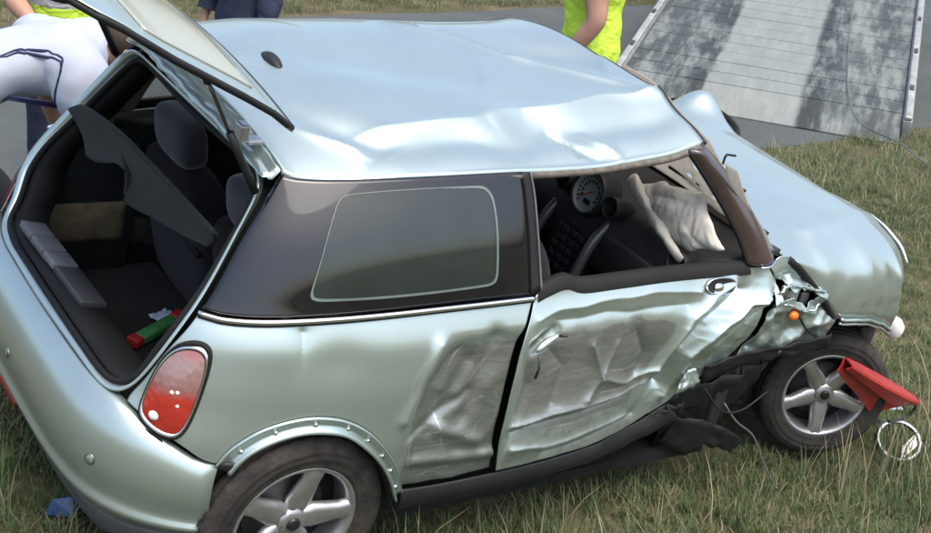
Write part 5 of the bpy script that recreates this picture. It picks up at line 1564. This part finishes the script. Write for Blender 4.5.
# worker in the plain neon vest beyond the roof
V4 = vest_mat('hivis_plain', YEL, [], 0)
pw = c2w((3.40, 2.1, 0))
J4 = stand(arms=dict(shl=(-.20, .0, 1.42), ell=(-.245, -.03, 1.16), wrl=(-.215, .07, .92)))
p4, s4_ = person('person in a plain neon yellow vest with a bare arm beyond the roof', J4, gl3(pw.x, pw.y), R_(82), 'neon_vest', V4, DARKT, .30)
p4.scale = (1.2, 1.45, 1.0)

# ================================================================== LOOSE THINGS
def local_empty_obj(o, p, rot=(0, 0, 0)):
    o.matrix_world = CAR_M @ Matrix.Translation(p) @ (Matrix.Rotation(rot[2], 4, 'Z') @ Matrix.Rotation(rot[1], 4, 'Y') @ Matrix.Rotation(rot[0], 4, 'X'))
    return o
REDP = mat('red_paint', (.34, .022, .022), .42, var=.35, scale=9, coat=.2)
# folded red metal channel leaning on the front wheel
a0, a1 = np.array((2.215, -.86, .600)), np.array((2.80, -.86, .340))
ax_ = (a1 - a0) / np.linalg.norm(a1 - a0); upv = np.array((.15, -.25, 1.0)); upv -= ax_ * (upv @ ax_); upv /= np.linalg.norm(upv); sdv = np.cross(ax_, upv)
rows = []
L_ = np.linalg.norm(a1 - a0)
for t in np.linspace(0, 1, 16):
    w = np.interp(t, [0, .15, .5, .8, 1.0], [.014, .022, .026, .022, .012]); dp = np.interp(t, [0, .12, .40, .72, .94, 1], [.05, .07, .10, .145, .05, .03])
    c = a0 + ax_ * L_ * t
    rows.append([c - sdv * w * .3 - upv * dp * 1.0, c - sdv * w * .8 - upv * dp * .5, c - sdv * w * 1.7, c - sdv * w * 1.5 + upv * .006, c + sdv * w * 1.5 + upv * .006, c + sdv * w * 1.7, c + sdv * w - upv * dp * .4])
rows = np.array(rows)
rc = empty('red_metal_channel')
rc.matrix_world = CAR_M @ Matrix.Translation((2.55, -.85, .1))
tag(rc, 'bent red metal channel leaning against the front wheel', 'metal piece')
o = link('channel', grid_mesh('channel', rows - np.array((2.55, -.85, .1)), smooth=False), REDP, rc); solid(o, .006, 0)
brk = np.array([a1 + ax_ * .0 - upv * .01, a1 + ax_ * .05 - upv * .03, a1 + ax_ * .06 - upv * .09, a1 - ax_ * .02 - upv * .14]) - np.array((2.55, -.85, .1))
tube('bracket', [tuple(p) for p in brk], .007, STEELD, rc, 8, n=12)
# chrome headlamp ring lying in the grass
ring_o = empty('headlamp_ring'); local_empty_obj(ring_o, (2.88, -.82, .095))
ring_o.matrix_world = ring_o.matrix_world @ Vector((-.48, -.36, .80)).to_track_quat('Z', 'X').to_matrix().to_4x4()
tag(ring_o, 'round chrome headlamp ring lying in the grass by the front wheel', 'lamp ring')
link('bezel', lathe_mesh('bezel', [(.082, .010), (.092, .014), (.100, .004), (.102, -.010), (.096, -.016), (.086, -.012)], 48).copy(), mat('dull_chrome', (.20, .215, .22), .34, 1.0, var=.3, scale=30), ring_o).rotation_euler = (R_(90), 0, 0)
link('lens_shard', pydata('lens_shard', [(-.08, -.03, 0), (.02, -.085, 0), (.06, -.06, .004), (-.02, -.02, .006), (-.08, -.03, -.004), (.02, -.085, -.004), (.06, -.06, 0), (-.02, -.02, .002)], [(0, 1, 2, 3), (7, 6, 5, 4), (0, 4, 5, 1), (1, 5, 6, 2), (2, 6, 7, 3), (3, 7, 4, 0)], False), clear_glass('shard_glass', (.7, .75, .75), .5), ring_o)
tube('clip_wire', [(-.095, 0, 0), (-.13, .02, .02), (-.14, .06, .03)], .004, STEELD, ring_o, 6, n=8)
# small debris
def wreck_bit(name, label, cat, p, pts, material, th=.012):
    m_ = bmesh.new()
    for q in pts: m_.verts.new(q)
    bmesh.ops.convex_hull(m_, input=m_.verts)
    me = bpy.data.meshes.new(name); m_.to_mesh(me); m_.free()
    o = link(name, me, material); w = c2w(p); o.location = (w.x, w.y, ground_h(w.x, w.y) + .02)
    bevel(o, .004)
    return tag(o, label, cat)
wreck_bit('blue_fragment', 'small dark blue plastic fragment in the grass under the rear bumper', 'fragment', (-.505, -.21, 0), [(-.05, -.03, 0), (.05, -.04, .01), (.06, .02, 0), (-.04, .04, .0), (-.03, -.01, .05), (.03, 0, .06), (.05, .02, .03)], mat('blue_plastic', (.02, .06, .16), .4))
wreck_bit('silver_fragment', 'small bright metal fragment in the grass near the right edge', 'fragment', (3.20, -.55, 0), [(-.05, -.01, .0), (.06, -.02, .02), (.05, .02, .0), (-.05, .02, .02), (0, 0, .05), (.04, 0, .05)], CHROME)
wreck_bit('black_fragment', 'torn black trim fragment in the grass ahead of the red channel', 'fragment', (3.02, -.62, 0), [(-.10, -.01, .0), (.08, -.02, .01), (.07, .02, .0), (-.09, .02, .015), (-.02, 0, .045), (.05, 0, .03)], BLACKP)
# things lying in the boot
gs = empty('grey_plastic_strip'); local_empty_obj(gs, (-.478, .10, .722), (R_(-14), R_(3), R_(-86)))
gs.scale = (.80, .85, 1)
tag(gs, 'grey segmented plastic strip lying across the open boot', 'plastic strip')
gm_ = mat('strip_grey', (.11, .118, .13), .5)
for k in range(3):
    box('segment', -.30 + k * .115, -.30 + k * .115 + .107, -.05, .05, -.01, .014, gm_, gs, .006)
box('segment', .045, .30, -.05, .05, -.012, .012, mat('strip_dark', (.035, .038, .042), .5), gs, .006)
box('spine', -.30, .30, -.035, .035, -.022, -.0125, GREYP, gs, .003)
pk_ = empty('snack_packet'); local_empty_obj(pk_, (-.135, .10, .437), (0, R_(-3), R_(28)))
tag(pk_, 'small red and green packet on the boot floor', 'packet')
box('packet_body', -.085, .085, -.022, .022, 0, .030, mat('packet_green', (.05, .22, .07), .4, var=.4, scale=40), pk_, .005)
box('packet_end', -.125, -.086, -.024, .024, 0, .032, mat('packet_red', (.36, .02, .025), .4), pk_, .005)
box('packet_end', .086, .135, -.024, .024, 0, .032, mat('packet_red', (.36, .02, .025), .4), pk_, .005)
wv_ = []
for j in range(10):
    wv_.append([(-.04 + .009 * i + .006 * fn((i, j, 0), .9), -.03 + .007 * j, .02 + .018 * abs(fn((i, j, 4), .7))) for i in range(10)])
o = link('crumpled_wrapper', grid_mesh('crumpled_wrapper', np.array(wv_)), mat('wrapper', (.45, .55, .72), .35, var=.5, scale=40)); solid(o, .001)
local_empty_obj(o, (-.085, .165, .435), (0, 0, R_(20)))
tag(o, 'crumpled pale blue wrapper beside the packet in the boot', 'wrapper')

# ================================================================== GRASS
def blade_mat(name, green, straw, shift):
    m, nt, n, l, b = nodes_of(name)
    geo = n.new('ShaderNodeNewGeometry')
    a = n.new('ShaderNodeTexNoise'); a.inputs['Scale'].default_value = 1.1; a.inputs['Detail'].default_value = 5; l.new(geo.outputs['Position'], a.inputs['Vector'])
    oi = n.new('ShaderNodeObjectInfo')
    ad = n.new('ShaderNodeMath'); ad.operation = 'MULTIPLY_ADD'; ad.inputs[1].default_value = .35; l.new(oi.outputs['Random'], ad.inputs[0]); l.new(a.outputs['Fac'], ad.inputs[2])
    r = ramp(n, [(.38 + shift, green), (.62 + shift, tuple((g + s) / 2 for g, s in zip(green, straw))), (.85 + shift, straw)])
    l.new(ad.outputs[0], r.inputs['Fac']); l.new(r.outputs['Color'], b.inputs['Base Color'])
    b.inputs['Roughness'].default_value = .6; b.inputs['Specular IOR Level'].default_value = .3
    tr = n.new('ShaderNodeBsdfTranslucent'); l.new(r.outputs['Color'], tr.inputs['Color'])
    mx = n.new('ShaderNodeMixShader'); mx.inputs[0].default_value = .3
    l.new(b.outputs[0], mx.inputs[1]); l.new(tr.outputs[0], mx.inputs[2]); l.new(mx.outputs[0], n['Material Output'].inputs['Surface'])
    return m
BM = [blade_mat('grass_green', (.058, .128, .044), (.12, .165, .070), .0), blade_mat('grass_olive', (.085, .135, .052), (.19, .20, .10), -.05), blade_mat('grass_straw', (.19, .19, .105), (.36, .32, .20), -.1)]
def clump(seed, nb, h, spread, lean, mats):
    r = random.Random(seed); v = []; f = []; mi = []
    for k in range(nb):
        a = r.uniform(0, 6.283); rr = spread * math.sqrt(r.random())
        x, y = rr * math.cos(a), rr * math.sin(a); b = r.uniform(0, 6.283); hh = h * r.uniform(.45, 1.15); ln = lean * r.uniform(.2, 1.3) * hh; w = r.uniform(.0016, .0030)
        dx, dy = math.cos(b), math.sin(b); px, py = -dy, dx; i0 = len(v)
        for t, ww in ((0, 1), (.4, .9), (.75, .6), (1.0, .08)):
            q = ln * t * t; z = hh * (t - .25 * lean * t * t)
            v.append((x + dx * q + px * w * ww, y + dy * q + py * w * ww, z)); v.append((x + dx * q - px * w * ww, y + dy * q - py * w * ww, z))
        mm_ = r.choices(range(len(mats)), mats)[0]
        for s in range(3):
            f.append((i0 + 2 * s, i0 + 2 * s + 1, i0 + 2 * s + 3, i0 + 2 * s + 2)); mi.append(mm_)
    me = pydata('clump', v, f)
    for m_ in BM: me.materials.append(m_)
    me.polygons.foreach_set('material_index', mi)
    return me
def grass(name, label, pts, meshes):
    """points (x, y, z, scale, turn) -> one object whose tufts are set by geometry nodes"""
    lib = bpy.data.collections.new(name + '_tufts')
    for k, me in enumerate(meshes):
        o = bpy.data.objects.new('tuft_%02d' % k, me); lib.objects.link(o)
    me = bpy.data.meshes.new(name); me.from_pydata([p[:3] for p in pts], [], [])
    for an, ix in (('tuft_scale', 3), ('tuft_turn', 4)):
        at = me.attributes.new(an, 'FLOAT', 'POINT'); at.data.foreach_set('value', [p[ix] for p in pts])
    o = link(name, me)
    tag(o, label, 'grass', kind='stuff')
    ng = bpy.data.node_groups.new(name, 'GeometryNodeTree')
    ng.interface.new_socket('Geometry', in_out='INPUT', socket_type='NodeSocketGeometry'); ng.interface.new_socket('Geometry', in_out='OUTPUT', socket_type='NodeSocketGeometry')
    gi = ng.nodes.new('NodeGroupInput'); go = ng.nodes.new('NodeGroupOutput')
    ci = ng.nodes.new('GeometryNodeCollectionInfo'); ci.inputs['Collection'].default_value = lib; ci.inputs['Separate Children'].default_value = True; ci.inputs['Reset Children'].default_value = True
    ip_ = ng.nodes.new('GeometryNodeInstanceOnPoints'); ip_.inputs['Pick Instance'].default_value = True
    n1_ = ng.nodes.new('GeometryNodeInputNamedAttribute'); n1_.data_type = 'FLOAT'; n1_.inputs['Name'].default_value = 'tuft_scale'
    n2_ = ng.nodes.new('GeometryNodeInputNamedAttribute'); n2_.data_type = 'FLOAT'; n2_.inputs['Name'].default_value = 'tuft_turn'
    cx = ng.nodes.new('ShaderNodeCombineXYZ')
    ng.links.new(gi.outputs[0], ip_.inputs['Points']); ng.links.new(ci.outputs[0], ip_.inputs['Instance'])
    ng.links.new(n1_.outputs[0], ip_.inputs['Scale']); ng.links.new(n2_.outputs[0], cx.inputs['Z']); ng.links.new(cx.outputs[0], ip_.inputs['Rotation'])
    ng.links.new(ip_.outputs[0], go.inputs[0])
    md = o.modifiers.new('tufts', 'NODES'); md.node_group = ng
    return o
MCI = MC.inverted()
def w2c2(x, y):
    q = MCI @ Vector((x, y, ground_h(x, y))) + OC
    return q
rg = random.Random(5)
near_pts, far_pts, tall_pts = [], [], []
camxy = Vector(CAM_LOC[:2])
def try_pt(x, y):
    n_ = -.602 * x + .795 * y
    q = w2c2(x, y)
    if -.42 < q.x < 2.60 and -.60 < q.y < .78: return None
    for wx, wy in ((-.055, -.70), (2.385, -.66)):
        if abs(q.x - wx) < .10 and abs(q.y - wy) < .09: return None
    return n_
while len(near_pts) < 9000:
    x, y = rg.uniform(-3.2, 4.2), rg.uniform(-1.9, 5.2)
    d = math.hypot(x - camxy.x, y - camxy.y)
    if abs(math.atan2(x - camxy.x, y - camxy.y)) > R_(27): continue
    n_ = try_pt(x, y)
    if n_ is None or n_ > 3.0 + .12 * noise.noise(Vector((x * 3, y * 3, 0))): continue
    bare = noise.noise(Vector((x * .9, y * .9, 7)))
    if bare > .15 and rg.random() < .45: continue
    if rg.random() > min(1, 5.0 / d): continue
    sc = rg.uniform(.55, 1.1) * (1 - .35 * float(smooth01((d - 5.5) / 3)))
    near_pts.append((x, y, ground_h(x, y) - .008, sc, rg.uniform(0, 6.28)))
while len(far_pts) < 5000:
    x, y = rg.uniform(-5.5, 8.5), rg.uniform(3.0, 16)
    if abs(math.atan2(x - camxy.x, y - camxy.y)) > R_(30): continue
    n_ = -.602 * x + .795 * y
    if not (n_ < 2.95 or 8.3 < n_ < 12.5): continue
    far_pts.append((x, y, ground_h(x, y) - .01, rg.uniform(.6, 1.2), rg.uniform(0, 6.28)))
for (cx_, cy_, n0, sp) in ((2.98, -.95, 30, .22), (3.15, -.9, 30, .25), (2.75, -1.05, 26, .25), (.30, -1.02, 14, .14), (2.2, -1.0, 20, .3), (1.6, -1.0, 20, .35), (1.1, -1.05, 18, .35), (3.4, -.6, 24, .4), (-.55, -.35, 14, .2), (-.75, .0, 18, .3)):
    for k in range(n0):
        w = c2w((cx_ + rg.gauss(0, sp), cy_ + rg.gauss(0, sp * .6), 0))
        q = w2c2(w.x, w.y)
        if q.y > -.80 and -.5 < q.x < 2.75: continue
        tall_pts.append((w.x, w.y, ground_h(w.x, w.y) - .01, rg.uniform(.7, 1.2), rg.uniform(0, 6.28)))
grass('verge_grass', 'short green and straw coloured grass on the verge round the car', near_pts,
      [clump(1, 22, .085, .055, .7, (5, 3, 1)), clump(2, 20, .10, .06, .8, (4, 4, 2)), clump(3, 18, .075, .06, .9, (3, 5, 2)), clump(4, 22, .12, .05, .6, (5, 3, 1)), clump(5, 16, .06, .06, 1.0, (3, 4, 3))])
grass('dry_verge_grass', 'dry grass along the road edges', far_pts,
      [clump(11, 24, .11, .11, .8, (2, 4, 3)), clump(12, 22, .09, .12, .9, (1, 3, 5)), clump(13, 24, .13, .10, .7, (3, 4, 2))])
grass('tall_grass', 'longer grass stalks beside the wheels and sill', tall_pts,
      [clump(21, 7, .24, .05, .45, (3, 3, 2)), clump(22, 6, .30, .05, .5, (1, 2, 5)), clump(23, 8, .20, .05, .6, (4, 3, 1))])
